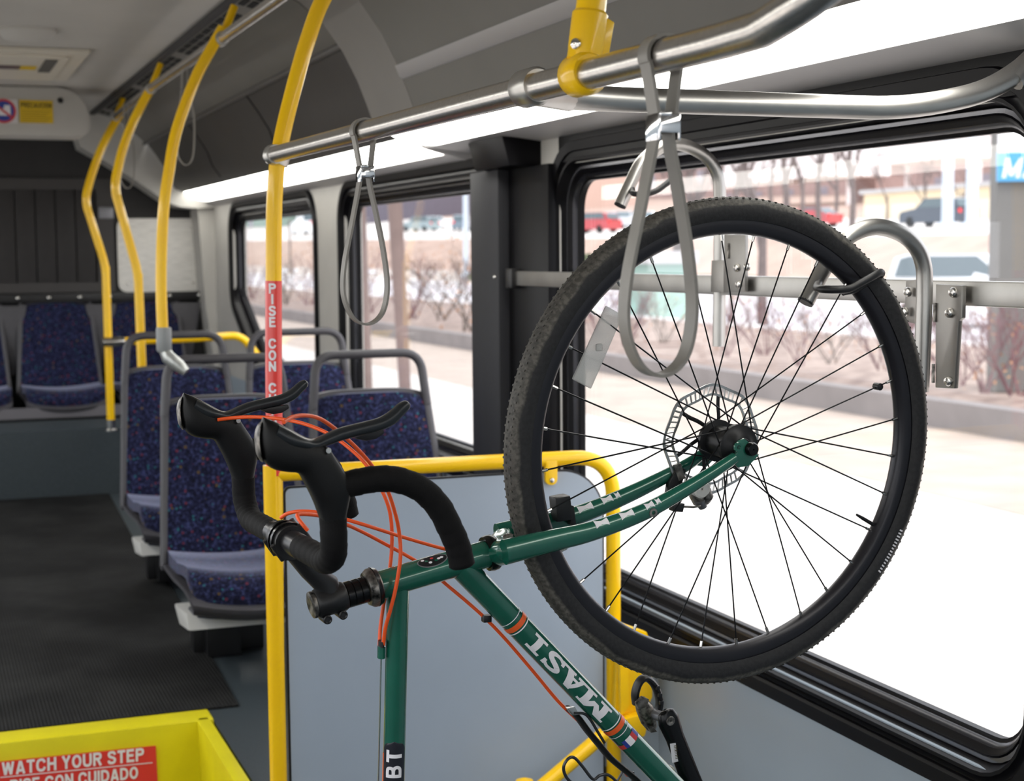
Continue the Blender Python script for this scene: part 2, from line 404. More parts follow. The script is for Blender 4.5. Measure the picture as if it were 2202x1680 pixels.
def gridrect(x0, x1, y0, y1, nx=2, ny=12):
    xs, ys = np.linspace(x0, x1, nx), np.linspace(y0, y1, ny)
    return [(x, y) for x in xs for y in ys], [(i*ny+j, (i+1)*ny+j, (i+1)*ny+j+1, i*ny+j+1) for i in range(nx-1) for j in range(ny-1)]

# ================================================================== SETTING: bus shell
WX = 1.56                                        # inner face of the window wall
struct('floor', MB().bx((-.8, -3, -.12), (1.6, 3.1, -.06)), floorm)
fl = MB().bx((.66, 3.17, .34), (1.6, 3.955, .4)).bx((-.8, 3.955, .34), (1.6, 7.84, .4))
struct('floor', fl, floorm)
struct('floor', MB().bx((-.8, 7.84, .40), (1.6, 9.0, .73)), floorm)
struct('trim_9', MB().bx((1.46, 3.16, -.06), (1.56, 4.25, .665)), greyl)

def rpoly(P, d, r, k=9):
    """convex polygon (2D, counter-clockwise) offset outwards by d with corners rounded"""
    P = [np.array(p, float) for p in P]; n = len(P); L = []
    for i in range(n):
        a, b = P[i], P[(i+1) % n]; u = nz(b - a); L.append((a + np.array([u[1], -u[0]]) * d, u))
    out = []
    for i in range(n):
        (a, u), (b, v) = L[i-1], L[i]
        t = ((b - a)[0] * v[1] - (b - a)[1] * v[0]) / (u[0] * v[1] - u[1] * v[0]); X = a + u * t
        ri = (r[i] if isinstance(r, (list, tuple)) else r) + d
        th = math.pi - math.acos(max(-1, min(1, float(u.dot(v))))); tl = ri / math.tan(th / 2)
        p0, p1 = X - u * tl, X + v * tl; c = p0 + np.array([-u[1], u[0]]) * ri
        a0 = math.atan2(*(p0 - c)[::-1]); a1 = math.atan2(*(p1 - c)[::-1])
        if a1 < a0: a1 += 2 * math.pi
        for q in np.linspace(a0, a1, k): out.append(c + ri * np.array([math.cos(q), math.sin(q)]))
    return out
def ring_mesh(poly, r, prof, k=9):
    rows = []
    for d, x in prof: rows.append([(x, y, z) for y, z in rpoly(poly, d, r, k)])
    return MB().grid(rows, closev=True)
GPROF = [(0, 1.612), (0, 1.598), (.005, 1.597), (.021, 1.576), (.025, 1.574), (.029, 1.581), (.036, 1.581), (.044, 1.562), (.048, 1.5515), (.054, 1.5505), (.060, 1.5575), (.067, 1.5575), (.073, 1.547), (.096, 1.543), (.102, 1.562)]
wins = [  # glass outline (Y, Z) counter-clockwise seen from +X
    ([(1.94, .787), (3.692, .787), (3.692, 1.752), (1.94, 1.752)], .075),
    ([(4.272, .975), (5.85, .975), (5.85, 1.752), (4.272, 1.752)], .06),
    ([(6.43, .985), (7.35, .985), (8.12, 1.38), (8.12, 1.745), (6.43, 1.745)], .07)]
for i, (P, r) in enumerate(wins):
    w = empty('window_%d' % (3 - i), (1.6, np.mean([p[0] for p in P]), P[0][1])); w['kind'] = 'structure'
    obj('window_frame', ring_mesh(P, r, GPROF), gasket, w, sharp=50)
    obj('frame_bead', ring_mesh(P, r, [(.0275, 1.5785), (.0285, 1.5745), (.036, 1.5755), (.0372, 1.580)]), bead, w, sharp=50); obj('frame_bead', ring_mesh(P, r, [(.006, 1.5965), (.0075, 1.5925), (.0145, 1.5845), (.016, 1.5840)]), bead2, w, sharp=50)
    g = rpoly(P, .004, r); obj('window_pane', MB().prism([(1.606, y, z) for y, z in g], (.005, 0, 0)), glass, w)

wr = MB()
wr.bx((WX, -3, -.06), (1.63, 1.90, 2.0))
wr.bx((WX, 1.90, -.06), (1.63, 3.75, .745)).bx((WX, 3.75, -.06), (1.63, 8.95, .93))
struct('wall_right', wr, greyl)
wu = MB()
wu.bx((WX, 1.90, 1.795), (1.63, 8.95, 2.0)).bx((WX, 3.735, .93), (1.63, 4.23, 1.795)).bx((WX, 5.89, .93), (1.63, 6.39, 1.795)).bx((WX, 8.16, .93), (1.63, 8.95, 1.795))
wu.prism([(WX, 7.42, .93), (WX, 8.16, .93), (WX, 8.16, 1.335)], (.07, 0, 0))
struct('wall_right', wu, greyw)
# black header strip over the near window and the charcoal door-post pillar
struct('trim_1', MB().bx((1.552, 1.4, 1.80), (1.57, 3.72, 1.868)), gasket)
pm = MB().bx((1.50, 4.03, .672), (WX, 4.26, 1.80))
struct('trim_2', pm, pillar, bevel=.006)
pm = MB().bx((1.53, 3.74, .672), (WX, 4.03, 1.80))
struct('trim_2', pm, gasket, bevel=.004)
pm = MB().prism([(1.47, 3.86, 1.80), (1.565, 3.86, 1.80), (1.565, 3.86, 1.872), (1.45, 3.86, 1.876)], (0, .27, 0))
struct('trim_3', pm, gasket, bevel=.003)

# cove, light strips, ceiling
def extr(prof, y0, y1):                          # open profile (X, Z) along the bus
    mb = MB(); n = len(prof)
    th = .012; prof = [np.array(p) for p in prof]; out = []
    for i in range(n):
        t = nz(prof[min(i+1, n-1)] - prof[max(i-1, 0)]); out.append(prof[i] + np.array([-t[1], t[0]]) * -th)
    P = [(x, y0, z) for x, z in prof] + [(x, y0, z) for x, z in reversed(out)]
    return mb.prism(P, (0, y1 - y0, 0))
arch = [(1.285, 1.928), (1.27, 1.969), (1.256, 2.009), (1.228, 2.079), (1.188, 2.156), (1.125, 2.241), (1.06, 2.295), (1.0, 2.325)]
struct('ceiling', extr(arch, -3, 4.06), covem)
rib = [(1.385, 1.918), (1.335, 1.94), (1.295, 1.985), (1.272, 2.05), (1.228, 2.120), (1.183, 2.185), (1.125, 2.237), (1.06, 2.29), (1.0, 2.322)]
struct('ceiling', extr(arch, 4.065, 4.47), mat('grey_cove_rib', '#8b8782', .5, 0, .03, 5))
struct('ceiling', extr([(1.385, 1.918), (1.345, 1.937), (1.31, 1.985), (1.287, 2.05), (1.243, 2.12), (1.2, 2.178)], 4.47, 8.655), admat)
struct('ceiling', extr([(1.183, 2.187), (1.125, 2.237), (1.06, 2.29), (1.0, 2.322)], 4.47, 8.655), covem)
struct('trim_4', MB().sweep([(1.185, 4.47, 2.178), (1.185, 8.655, 2.178)], [(.011, .011)] * 2, 8), mat('dark_trim', '#54514f', .4))
struct('trim_4', MB().prism([(1.232, -3, 2.044), (1.242, -3, 2.038), (1.228, -3, 2.070), (1.219, -3, 2.072)], (0, 7.055, 0)), trimg)
for y in (5.95, 7.3):
    struct('trim_4', extr([(1.343, 1.935), (1.306, 1.985), (1.283, 2.05), (1.239, 2.12), (1.196, 2.178)], y, y + .012), blackp)
struct('trim_5', extr([(1.56, 1.865), (1.42, 1.882)], -3, 4.42), trimg)
struct('trim_5', extr([(1.575, 1.836), (1.5, 1.866)], 4.42, 8.655), trimg)
struct('trim_5', MB().prism([(1.42, 4.415, 1.880), (1.57, 4.415, 1.84), (1.57, 4.415, 1.90), (1.285, 4.415, 1.95)], (0, .02, 0)), trimg)
lampm = emit('light_strip_diffuser', '#fffdf6', STRIP)
def strip(prof, y0, y1, label, rnd=.05):
    t = thing('light_strip', ((prof[0][0] + prof[1][0]) / 2, (y0 + y1) / 2, prof[0][1]), label, 'light', 'cove light strips')
    a, b = np.array(prof[0]), np.array(prof[1]); w = np.linalg.norm(b - a); u = (b - a) / w; nrm = np.array([u[1], -u[0]]); nrm *= -1 if nrm[1] > 0 else 1
    rows = []
    for s_ in np.linspace(0, 1, 9):
        q = a + u * w * s_ + nrm * .012 * math.sin(math.pi * s_)
        e = rnd * (1 - s_) ** 2 * 1.6
        rows.append([(q[0], y, q[1]) for y in (y0, y0 + .3, y1 - .3, y1 - e)])
    obj('diffuser', MB().solid(rows, (.01, 0, .02)), lampm, t)
    h = MB().prism([(a[0], y0, a[1] + .001), (b[0], y0, b[1] + .001), (b[0] + .012, y0, b[1] + .02), (a[0] + .012, y0, a[1] + .02)], (0, y1 - y0, 0))
    obj('housing', MB().prism([(a[0] + .014, y0, a[1] + .024), (b[0] + .014, y0, b[1] + .024), (b[0] + .03, y0, b[1] + .045), (a[0] + .03, y0, a[1] + .045)], (0, y1 - y0, 0)), trimg, t)
    return t
strip([(1.42, 1.883), (1.287, 1.928)], -2.6, 4.40, 'long glowing cove light strip over the bike window')
strip([(1.5, 1.868), (1.387, 1.918)], 4.44, 8.645, 'glowing cove light strip above the two rear windows')
strip([(-.62, 1.883), (-.487, 1.928)], -2.6, 8.6, 'glowing cove light strip on the driver side')
# air duct with vent slots beside the flat ceiling
dt = thing('air_duct', (.96, 2.8, 2.33), 'grey overhead air duct with black vent slots', 'duct')
obj('duct_strip', MB().prism([(1.0, -3, 2.318), (.93, -3, 2.336), (.93, -3, 2.352), (1.0, -3, 2.345)], (0, 11.7, 0)), covem, dt)
for k in range(46):
    y = 2.6 + k * .13
    if k % 9 == 8: continue
    for q in (0, 1):
        x0 = .990 - q * .026; z0 = 2.3183 + q * .0066
        obj('vent_slot', MB().prism([(x0, y, z0), (x0 - .018, y, z0 + .0046), (x0 - .018, y, z0 + .008), (x0, y, z0 + .004)], (0, .105, 0)), mat('vent_black', '#0b0b0b', .8), dt)
struct('trim_6', MB().bx((.905, -3, 2.325), (.93, 8.7, 2.36)), darkg)
struct('ceiling', MB().bx((-.3, -3, 2.34), (.905, 9.0, 2.38)), ceilm)
larch = [(.8 - x, z) for x, z in reversed(arch)]
struct('ceiling', extr([(-.3, 2.36)] + larch[:-1] + [(-.478, 1.955)], -3, 8.95), covem)
# end cap of the cove at the rear
cap = [(.85, 2.155), (.979, 2.082), (1.115, 1.995), (1.254, 1.896), (1.31, 1.860), (1.368, 1.839), (1.45, 1.832), (1.575, 1.834), (1.56, 1.90), (1.385, 2.0), (1.279, 2.12), (1.19, 2.22), (1.0, 2.335), (.80, 2.34)]
struct('trim_7', MB().prism([(x, 8.66, z) for x, z in cap], (0, .25, 0)), greyw)

# rear wall, grille, ledge
struct('wall_rear', MB().bx((-.8, 8.95, .4), (1.63, 9.05, 2.4)), darkw)
struct('trim_8', MB().prism([(1.47, 8.7, 1.83), (1.56, 8.7, 1.83), (1.56, 8.7, .93), (1.545, 8.7, .93), (1.5, 8.7, 1.3)], (0, .26, 0)), greyw)
gr = thing('vent_grille', (.3, 8.94, 1.37), 'dark slatted equipment grille on the rear wall', 'grille')
g = MB()
for a, b in (((-.3, 1.376), (1.04, 1.43)), ((-.3, 1.94), (1.04, 2.0)), ((.95, 1.43), (1.04, 1.94)), ((-.3, 1.43), (-.25, 1.94))):
    g.bx((a[0], 8.915, a[1]), (b[0], 8.95, b[1]))
obj('frame', g, mat('grille_frame', '#3a3736', .5), gr)
for k in range(11):
    x = -.22 + k * .106; obj('slat', MB().bx((x, 8.925, 1.42), (x + .100, 8.945, 1.945)), darkg, gr, bevel=.004)
obj('latch', MB().bx((.96, 8.895, 1.78), (1.04, 8.915, 1.845)), mat('grey_latch', '#8a8a90', .4, .5), gr, bevel=.004)
pl = thing('access_plate', (1.29, 8.94, 1.375), 'brushed metal access plate with rounded corners on the rear wall', 'panel')
obj('plate', MB().prism([(x, 8.935, z) for x, z in rpoly([(1.06, 1.372), (1.525, 1.372), (1.525, 1.783), (1.06, 1.783)], 0, .05)], (0, .015, 0)), platem, pl)
for x in (1.11, 1.475):
    for z in (1.42, 1.735): obj('screw', MB().lathe((x, 8.935, z), (0, -1, 0), [(0, .008), (.004, .007), (.005, 0.001)], 10), bolt, pl)
lg = thing('rear_ledge', (.4, 8.9, 1.33), 'black ledge with shiny studs above the rear bench', 'ledge')
obj('ledge_strip', MB().bx((-.8, 8.86, 1.325), (1.50, 8.95, 1.372)), blackp, lg, bevel=.004)
for k in range(12):
    x = -.30 + k * .163; obj('stud', MB().lathe((x, 8.86, 1.350), (0, -1, 0), [(0, .011), (.006, .010), (.010, .005), (.011, .001)], 12), bolt, lg)

# housing hanging under the ceiling at the rear, with its stickers
hs = thing('air_conditioner_housing', (.2, 7.4, 2.08), 'pale grey overhead air conditioner housing with yellow and round stickers', 'housing')
P = rpoly([(-.28, 2.118), (.772, 2.118), (.772, 2.338), (-.28, 2.338)], 0, [.03, .05, .14, .05], 9)
obj('casing', MB().prism([(x, 7.4, z) for x, z in P], (0, .27, 0)), ceilm, hs, bevel=.012)
def fpl(px, py, y=7.397): return at(px, py, Y=y)
def quad(mb, pts, off): return mb.prism(pts, off)
c0, c1 = fpl(43, 264), fpl(113, 217)
ys = obj('caution_sticker', MB().bx((c0[0], 7.394, c0[2]), (c1[0], 7.399, c1[2])), stick_y, hs); ys['label'] = 'yellow caution sticker'
tx = MB(); flat_text(tx, 'PRECAUCION', ((c0[0]+c1[0])/2, 7.3935, c1[2] - .034), (1, 0, 0), (0, 0, 1), .024, .03, width=(c1[0]-c0[0])*.92)
obj('lettering', tx, inkd, ys)
tx = MB()
for k in range(6):
    z = c1[2] - .048 - k * .010; tx.bx((c0[0] + .008, 7.3932, z), (c1[0] - .008 - .01 * (k % 3), 7.3938, z + .0025))
obj('print_lines', tx, mat('faint_ink', '#9a7c10', .6), ys)
w0, w1 = fpl(-22, 264), fpl(37, 214)
ws = obj('prohibition_sticker', MB().bx((w0[0], 7.394, w0[2]), (w1[0], 7.399, w1[2])), mat('white_label', '#cfcac8', .5), hs); ws['label'] = 'white sticker with red ring'
oc = ((w0 + w1) / 2); oc[1] = 7.3935
def disc(mb, c, r0, r1, n=40, a0=0, a1=2*math.pi):
    A = np.linspace(a0, a1, n); mb.grid([[c + np.array([math.cos(a)*r, 0, math.sin(a)*r]) for a in A] for r in (r0, r1)])
q = MB(); disc(q, oc, .001, .046); obj('blue_field', q, blue, ws)
q = MB(); disc(q, oc - np.array([0, .0004, 0]), .044, .054); q.box(oc - np.array([0, .0010, 0]), (.094, .0004, .010), np.array(Matrix.Rotation(math.radians(38), 3, 'Y'))); obj('ring_and_slash', q, redp, ws)
q = MB().box(oc - np.array([-.004, .0005, .004]), (.052, .0005, .032)).box(oc - np.array([-.016, .0005, -.018]), (.026, .0005, .016)); obj('pictogram', q, white, ws)
obj('knob', MB().lathe(fpl(130, 216), (0, -1, 0), [(0, .013), (.004, .012), (.005, .001)], 16), mat('vent_black', '', .8), hs)
# roof hatch and dome on the ceiling
h0, h1 = at(185, 108, Z=2.335), at(145, 168, Z=2.335)
rh = thing('roof_hatch', (.3, (h0[1]+h1[1])/2, 2.34), 'cream ceiling escape hatch with latch recess and label strip', 'hatch')
y0, y1 = h0[1], h1[1]; cream = mat('cream_plastic', '#cdc5b6', .45)
obj('hatch_frame', MB().bx((-.05, y0, 2.322), (.64, y1, 2.34)), cream, rh, bevel=.006)
obj('hatch_panel', MB().prism([(x, y, 2.312) for x, y in rpoly([(0.0, y0+.07), (.575, y0+.07), (.575, y1-.09), (0, y1-.09)], 0, .05)], (0, 0, .012)), cream, rh, bevel=.005)
a, b = at(108, 118, Z=2.311), at(128, 138, Z=2.311)
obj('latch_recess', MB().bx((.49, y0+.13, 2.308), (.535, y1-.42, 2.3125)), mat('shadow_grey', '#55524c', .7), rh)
obj('label_strip', MB().bx((.15, y0+.36, 2.3095), (.415, y0+.47, 2.3115)), mat('dark_label', '#5d4a4c', .5), rh)
obj('yellow_label_strip', MB().bx((.415, y0+.36, 2.3095), (.475, y0+.47, 2.3115)), stick_y, rh)
dm = thing('ceiling_dome', (.385, 5.56, 2.34), 'shallow round grey dome fixture on the ceiling', 'dome')
obj('dome_cover', MB().lathe((.385, 5.6, 2.34), (0, 0, -1), [(0, .10), (.010, .099), (.014, .090), (.032, .075), (.042, .04), (.044, .001)], 28), ceilm, dm)
obj('lens', MB().lathe((.402, 5.74, 2.335), (0, 0, -1), [(0, .014), (.008, .013), (.012, .001)], 14), mat('vent_black', '', .8), dm)

# driver side wall, front: beyond the frame, they shade the cabin
wl = MB().bx((-.86, -3, -.06), (-.8, 9, .98)).bx((-.86, -3, 1.68), (-.8, 9, 2.0))
for a, b in ((-3, -2.4), (-.8, -.6), (1.1, 1.3), (3.0, 3.2), (4.9, 5.1), (6.8, 7.0), (8.4, 9)): wl.bx((-.86, a, .98), (-.8, b, 1.68))
struct('wall_left', wl, greyl)
wf = MB().bx((-.86, -3.06, -.06), (1.63, -3, .7)).bx((-.86, -3.06, 1.75), (1.63, -3, 2.4)).bx((-.86, -3.06, .6), (1.63, -3, 1.0))
struct('wall_front', wf, greyl)

# ================================================================== OUTSIDE
def gz(x, y):                                    # ground height
    if x < 10.7: return -.4
    if x < 18: return -.16
    if x < 31: return -.4
    g = max(0, y - 60)
    pts = [(31, -.4), (36, .4), (41, 2.2 + g * .009), (75, 3.0 + g * .024), (260, 14 + g * .03)]
    return float(np.interp(x, [p[0] for p in pts], [p[1] for p in pts]))
def band(name, x0, x1, m, y0=-20, y1=430, nx=3, ny=30, dz=0.0):
    P = [[(x, y, gz(min(max(x, x0 + 1e-6), x1 - 1e-6), y) + dz) for y in np.linspace(y0, y1, ny)] for x in np.linspace(x0, x1, nx)]
    return struct(name, MB().grid(P), m, origin=(x0, 0, 0))
paving = mat('pale_paving', '#cdc6bf', .8, 0, .05, 1.2)
mulch = mat('tan_leaf_litter', '#a8958a', .9, 0, .28, 3, col2='#7d6a62')
asphalt = mat('pale_road', '#c9c6c9', .85, 0, .04, .6)
bankm = mat('dry_grass_bank', '#b39a8c', .95, 0, .12, .5)
lotm = mat('parking_lot', '#d6d0cb', .9, 0, .05, .3)
struct('ground', MB().grid([[(x, y, -.4) for y in (-40, 430)] for x in (-60, 10.6)]), paving)
band('ground', 10.6, 18, mulch, nx=2); band('ground', 31, 36, mat('pale_verge', '#c4bab2', .9, 0, .08, .5)); band('ground', 36, 41, bankm, nx=4); band('ground', 41, 75, lotm, nx=4); band('ground', 75, 260, bankm, nx=4)
band('road', 18, 31, asphalt, nx=2)
snow = mat('snow', '#f4f4f8', .8)
concrete = mat('grey_concrete', '#8a8482', .85, 0, .08, 2); pavers = mat('pinkish_pavers', '#b7a89c', .85, 0, .10, 1.6)
struct('ground', MB().bx((7.6, -20, -.41), (10.5, 120, -.395)), pavers)
struct('kerb', MB().bx((30.7, -20, -.4), (31.3, 330, -.12)), mat('pale_kerb', '#ece8e6', .8)); struct('kerb', MB().bx((17.8, -20, -.4), (18.1, 330, -.12)), mat('pale_kerb', '', .8))
lw_ = tag(obj('low_wall', MB().bx((10.5, 2, -.4), (10.75, 120, -.09)), concrete), 'long low grey concrete planter wall beside the plaza', 'wall')
rng = random.Random(7)
def snowpatch(x, y, sx, sy, lab):
    pts = [(x + sx * math.cos(a) * (.7 + .4 * rng.random()), y + sy * math.sin(a) * (.7 + .4 * rng.random())) for a in np.linspace(0, 2*math.pi, 12, endpoint=False)]
    c = (x, y, gz(x, y) + .12)
    mb = MB(); V = [c] + [(px, py, gz(px, py) + .05) for px, py in pts]
    mb.add(V, [(0, 1 + i, 1 + (i + 1) % 12) for i in range(12)]); tag(obj('snow_patch', mb, snow), lab, 'snow', 'snow patches on the far bank')
for (x, y) in ((34, 50), (33.5, 66), (34, 125), (33.5, 150)): snowpatch(x, y, 1.3, 5, 'thin white snow patch lying on the tan bank')

def on(px, py_d):                                # a pixel column at a given X
    return None
def branchy(seed, h, n0, spread, r0, depth=4, lean=.35, shrub=False):
    R = random.Random(seed); mb = MB()
    def grow(p, d, L, r, k):
        q = p + d * L; mid = p + d * L * .5 + np.array([R.uniform(-1, 1), R.uniform(-1, 1), 0]) * L * .05
        mb.sweep([p, mid, q], [r, r * .85, r * .65], 5 if r > .03 else 4, cap=False)
        if k == 0: return
        for _ in range(R.choice((2, 3, 3)) if k > 1 else 3):
            nd = nz(d + np.array([R.uniform(-1, 1), R.uniform(-1, 1), R.uniform(-.25, .6)]) * spread)
            grow(p + d * L * R.uniform(.55, 1), nd, L * R.uniform(.6, .82), r * .6, k - 1)
    for _ in range(n0):
        d = nz([R.uniform(-1, 1) * lean, R.uniform(-1, 1) * lean, 1]); grow(np.array([R.uniform(-.1, .1) * (n0 > 1), R.uniform(-.1, .1) * (n0 > 1), 0]), d, h * (.42 if not shrub else .4), r0, depth)
    return mb
bark = mat('pale_bark', '#6f6360', .9, 0, .15, 4); twig = mat('red_brown_twigs', '#7c5c60', .9, 0, .2, 6); twig2 = mat('grey_twigs', '#72675f', .9, 0, .2, 6); leafm = mat('rust_leaves', '#b98a66', .9); evg = mat('dull_green_leaves', '#7d8668', .9, 0, .25, 3)
TREES = []; SHR = []
for k in range(3):
    me = branchy(11 + k, 7.5, 1, .55, .16, 5, .1); t = thing('bare_tree', (0, -200, 0), 'bare tree', 'tree', 'bare trees beyond the road'); o = obj('branches', me, bark, t, local=True); TREES.append(t)
for k in range(3):
    me = branchy(31 + k, 1.5, 7, .6, .014, 3, .7, True); t = thing('bare_shrub', (0, -200, 0), 'bare shrub', 'shrub', 'bare shrubs in the planting bed'); obj('stems', me, (twig, twig2, twig)[k], t, local=True)
    lf = MB(); R = random.Random(k)
    for _ in range(60):
        c = np.array([R.gauss(0, .45), R.gauss(0, .45), R.uniform(.1, 1.4)]); d = nz([R.gauss(0, 1), R.gauss(0, 1), R.gauss(0, 1)]) * .035; e = nz(np.cross(d, [R.gauss(0, 1), R.gauss(0, 1), 1])) * .02
        lf.add([c - d, c + e, c + d, c - e], [(0, 1, 2, 3)])
    l = obj('dry_leaves', lf, leafm, t, local=True); l['kind'] = 'stuff'; SHR.append(t)
used = set()
def put(protos, k, loc, label, s=1.0):
    p = protos[k]; o = p if k not in used and protos is TREES else p
    key = (id(protos), k)
    if key not in used: used.add(key); o = p; o.location = loc; o['label'] = label
    else: o = dup(p, loc, label)
    o.scale = (s, s, s); o.rotation_euler = (0, 0, rng.uniform(0, 6.28)); return o
def gpt(px, X):                                  # point on the ground under a pixel column at distance X from the bus
    r = ray(px, 600); t = X / r[0]; y = t * r[1]; return (X, y, gz(X, y))
for px, X, k, s, lab in ((1640, 19.5, 0, .9, 'grey bare street tree with a dark trunk by the near kerb'), (1455, 20.5, 1, .8, 'slim bare street tree behind the grey strap'),
        (1590, 40, 1, 1.3, 'bare tree on the bank left of the thicket'), (1690, 44, 2, 1.35, 'tall bare tree on the bank above the wheel'), (1760, 47, 0, 1.2, 'bare tree beside the beige building corner'),
        (1830, 46, 1, 1.2, 'bare tree at the beige building end'), (1500, 60, 2, 1.2, 'bare tree far behind the bent hook'), (1905, 66, 0, .62, 'small bare tree against the beige building, nearest its corner'),
        (1985, 66, 1, .62, 'small bare tree against the beige building behind the dark car'), (2065, 66, 2, .66, 'small bare tree against the beige building beside the blue sign'), (1660, 80, 1, 1.5, 'tall bare tree in front of the brick building'), (1545, 45, 2, 1.2, 'bare tree on the bank just right of the near strap'), (1725, 56, 0, 1.1, 'bare tree in the thicket under the white canopy'), (1795, 62, 1, 1.1, 'bare tree in the thicket beside the gabled porch'), (1620, 62, 2, 1.2, 'bare tree behind the kerbside street tree')):
    put(TREES, k, gpt(px, X), lab, s)
for i, (px, X, k, s) in enumerate(((540, 12.5, 0, 1.3), (610, 12.2, 1, 1.4), (665, 12.8, 2, 1.4), (700, 12.0, 0, 1.2), (790, 12.6, 2, 1.5), (880, 12.3, 0, 1.5), (950, 12.8, 1, 1.3), (1015, 11.6, 1, 1.7), (1055, 13.5, 2, 1.4),
        (1290, 13.0, 0, 1.0), (1350, 12.4, 2, .9), (1430, 13.4, 1, .9), (1560, 12.5, 0, .85), (1640, 13.2, 2, .9), (1720, 12.4, 0, .85), (1790, 13.1, 1, .8), (1900, 13.0, 2, .8), (1985, 12.3, 0, .9), (2060, 12.4, 2, .95), (2120, 12.0, 0, .9), (2190, 12.1, 2, .9))):
    lab = ('grey-brown bare shrub in the planting bed through the second window' if k == 1 else 'reddish bare shrub seen through the rear windows') if px < 1100 else ('grey-brown bare shrub in the bed behind the bike wheel' if k == 1 else 'reddish bare shrub in the bed behind the bike wheel')
    o = put(SHR, k, gpt(px, X), lab, s); o['group'] = 'bare shrubs through the rear windows' if px < 1100 else 'bare shrubs behind the bike wheel'
# evergreen bushes
def blob(seed, r, n=260):
    R = random.Random(seed); mb = MB()
    for _ in range(n):
        d = nz([R.gauss(0, 1), R.gauss(0, 1), abs(R.gauss(0, 1)) * .8]); c = d * r * R.uniform(.75, 1.0); a = nz(np.cross(d, [R.gauss(0, 1), R.gauss(0, 1), R.gauss(0, 1)])) * r * .16; b = nz(np.cross(d, a)) * r * .1
        mb.add([c - a, c + b + d * .1 * r, c + a, c - b + d * .05 * r], [(0, 1, 2, 3)])
    return mb
for px, X, r, lab in ((1275, 33, 1.6, 'dull green evergreen bush at the edge of the bike window'), (1060, 33, 1.5, 'dull green evergreen bush beside the charcoal pillar')):
    tag(obj('evergreen_bush', blob(px, r, 420), evg, local=True), lab, 'bush').location = gpt(px, X)

# cars
def car_mesh(L, Wd, H, kind):
    body = [(-.5*L, .28), (-.5*L, .62*H), (-.44*L, .66*H)] if kind != 'pickup' else [(-.5*L, .3), (-.5*L, .62*H), (-.12*L, .62*H)]
    roof = {'suv': [(-.46*L, .66*H), (-.42*L, .96*H), (-.36*L, H), (.08*L, H), (.24*L, .66*H)], 'car': [(-.40*L, .64*H), (-.26*L, .98*H), (.04*L, H), (.24*L, .64*H)], 'pickup': [(-.12*L, .62*H), (-.10*L, .97*H), (.10*L, H), (.24*L, .64*H)]}[kind]
    front = [(.46*L, .56*H), (.5*L, .46*H), (.5*L, .28)]
    prof = body + roof + front
    return prof, roof
def car(px, X, kind, paint, heading, label, L=4.6, H=1.6):
    p = gpt(px, X); t = thing('pickup_truck' if kind == 'pickup' else 'car', p, label, 'truck' if kind == 'pickup' else 'car', 'cars beyond the road', heading)
    W = 1.8; prof, roof = car_mesh(L, W, H, kind)
    rows = []
    for w in (-.5*W, -.47*W, .47*W, .5*W):
        sc = 1 if abs(w) < .48*W else .98
        rows.append([(x * sc, w * (1 if z < .66*H else .86), z) for x, z in prof])
    mb = MB().grid(rows, closev=True); n = len(prof); mb.f += [tuple(range(n-1, -1, -1)), tuple(3*n + k for k in range(n))]
    obj('body', mb, paint, t, local=True, sharp=30)
    gl = mat('car_glass', '#5d6c72', .1)
    rc = np.array(roof); cen = rc.mean(0); ins = cen + (rc - cen) * .84
    for sgn in (-1, 1): obj('side_window', MB().prism([(x, sgn * W * .455, z) for x, z in ins], (0, sgn * .012, 0)), gl, t, local=True)
    a, b = roof[-1], roof[-2]; ws = MB().add([(a[0]+.02, -.38*W, a[1]+.03), (a[0]+.02, .38*W, a[1]+.03), (b[0]+.03, .36*W, b[1]-.02), (b[0]+.03, -.36*W, b[1]-.02)], [(0,1,2,3)]); obj('windshield', ws, gl, t, local=True)
    a, b = roof[0], roof[1]; ws = MB().add([(a[0]-.02, -.38*W, a[1]+.05), (a[0]-.02, .38*W, a[1]+.05), (b[0]-.02, .36*W, b[1]-.02), (b[0]-.02, -.36*W, b[1]-.02)], [(0,1,2,3)]); obj('rear_window', ws, gl, t, local=True)
    for sx in (-.31, .31):
        for sy in (-1, 1): obj('wheel', MB().lathe((sx*L, sy*.40*W, .33), (0, sy, 0), [(0, .33), (.17, .33), (.19, .26), (.19, .02)], 16), mat('tyre', '#222224', .7), t, local=True)
    for sy in (-1, 1): obj('tail_light', MB().box((-.5*L - .01, sy * .40*W, .55*H), (.06, .22, .24)), mat('tail_red', '#ff3030', .3), t, local=True)
    return t
def paint(n, c): return mat(n, c, .25, 0, coat=.6)
car(2015, 58, 'suv', paint('dark_blue_car', '#3c4654'), math.radians(100), 'dark blue car with a red tail light by the beige building', 4.8, 1.75)
car(2112, 25.5, 'suv', paint('white_car', '#f1f3f4'), math.radians(-60), 'white sport utility vehicle on the road behind the steel bar', 4.9, 1.85)
car(1275, 50, 'suv', paint('red_car', '#b83c42'), math.radians(115), 'red parked car at the upper corner of the bike window', 4.6, 1.6)
car(1250, 53, 'car', paint('white_car', ''), math.radians(70), 'white parked car behind the red car', 4.5, 1.5)
car(1330, 58, 'car', paint('silver_car', '#c9cdd2'), math.radians(80), 'silver parked car next to the red car', 4.5, 1.5)
car(1380, 55, 'car', paint('white_car', ''), math.radians(75), 'white parked car under the bent hook', 4.5, 1.5)
car(905, 54, 'suv', paint('grey_car', '#93a4a8'), math.radians(120), 'grey parked car between the brown window reflections', 4.6, 1.7)
car(930, 58, 'car', paint('white_car', ''), math.radians(100), 'white parked car just behind the grey car', 4.6, 1.5)
car(1000, 54, 'suv', paint('slate_car', '#6f7f8c'), math.radians(60), 'slate parked car beside the pale lamp post', 4.6, 1.7)
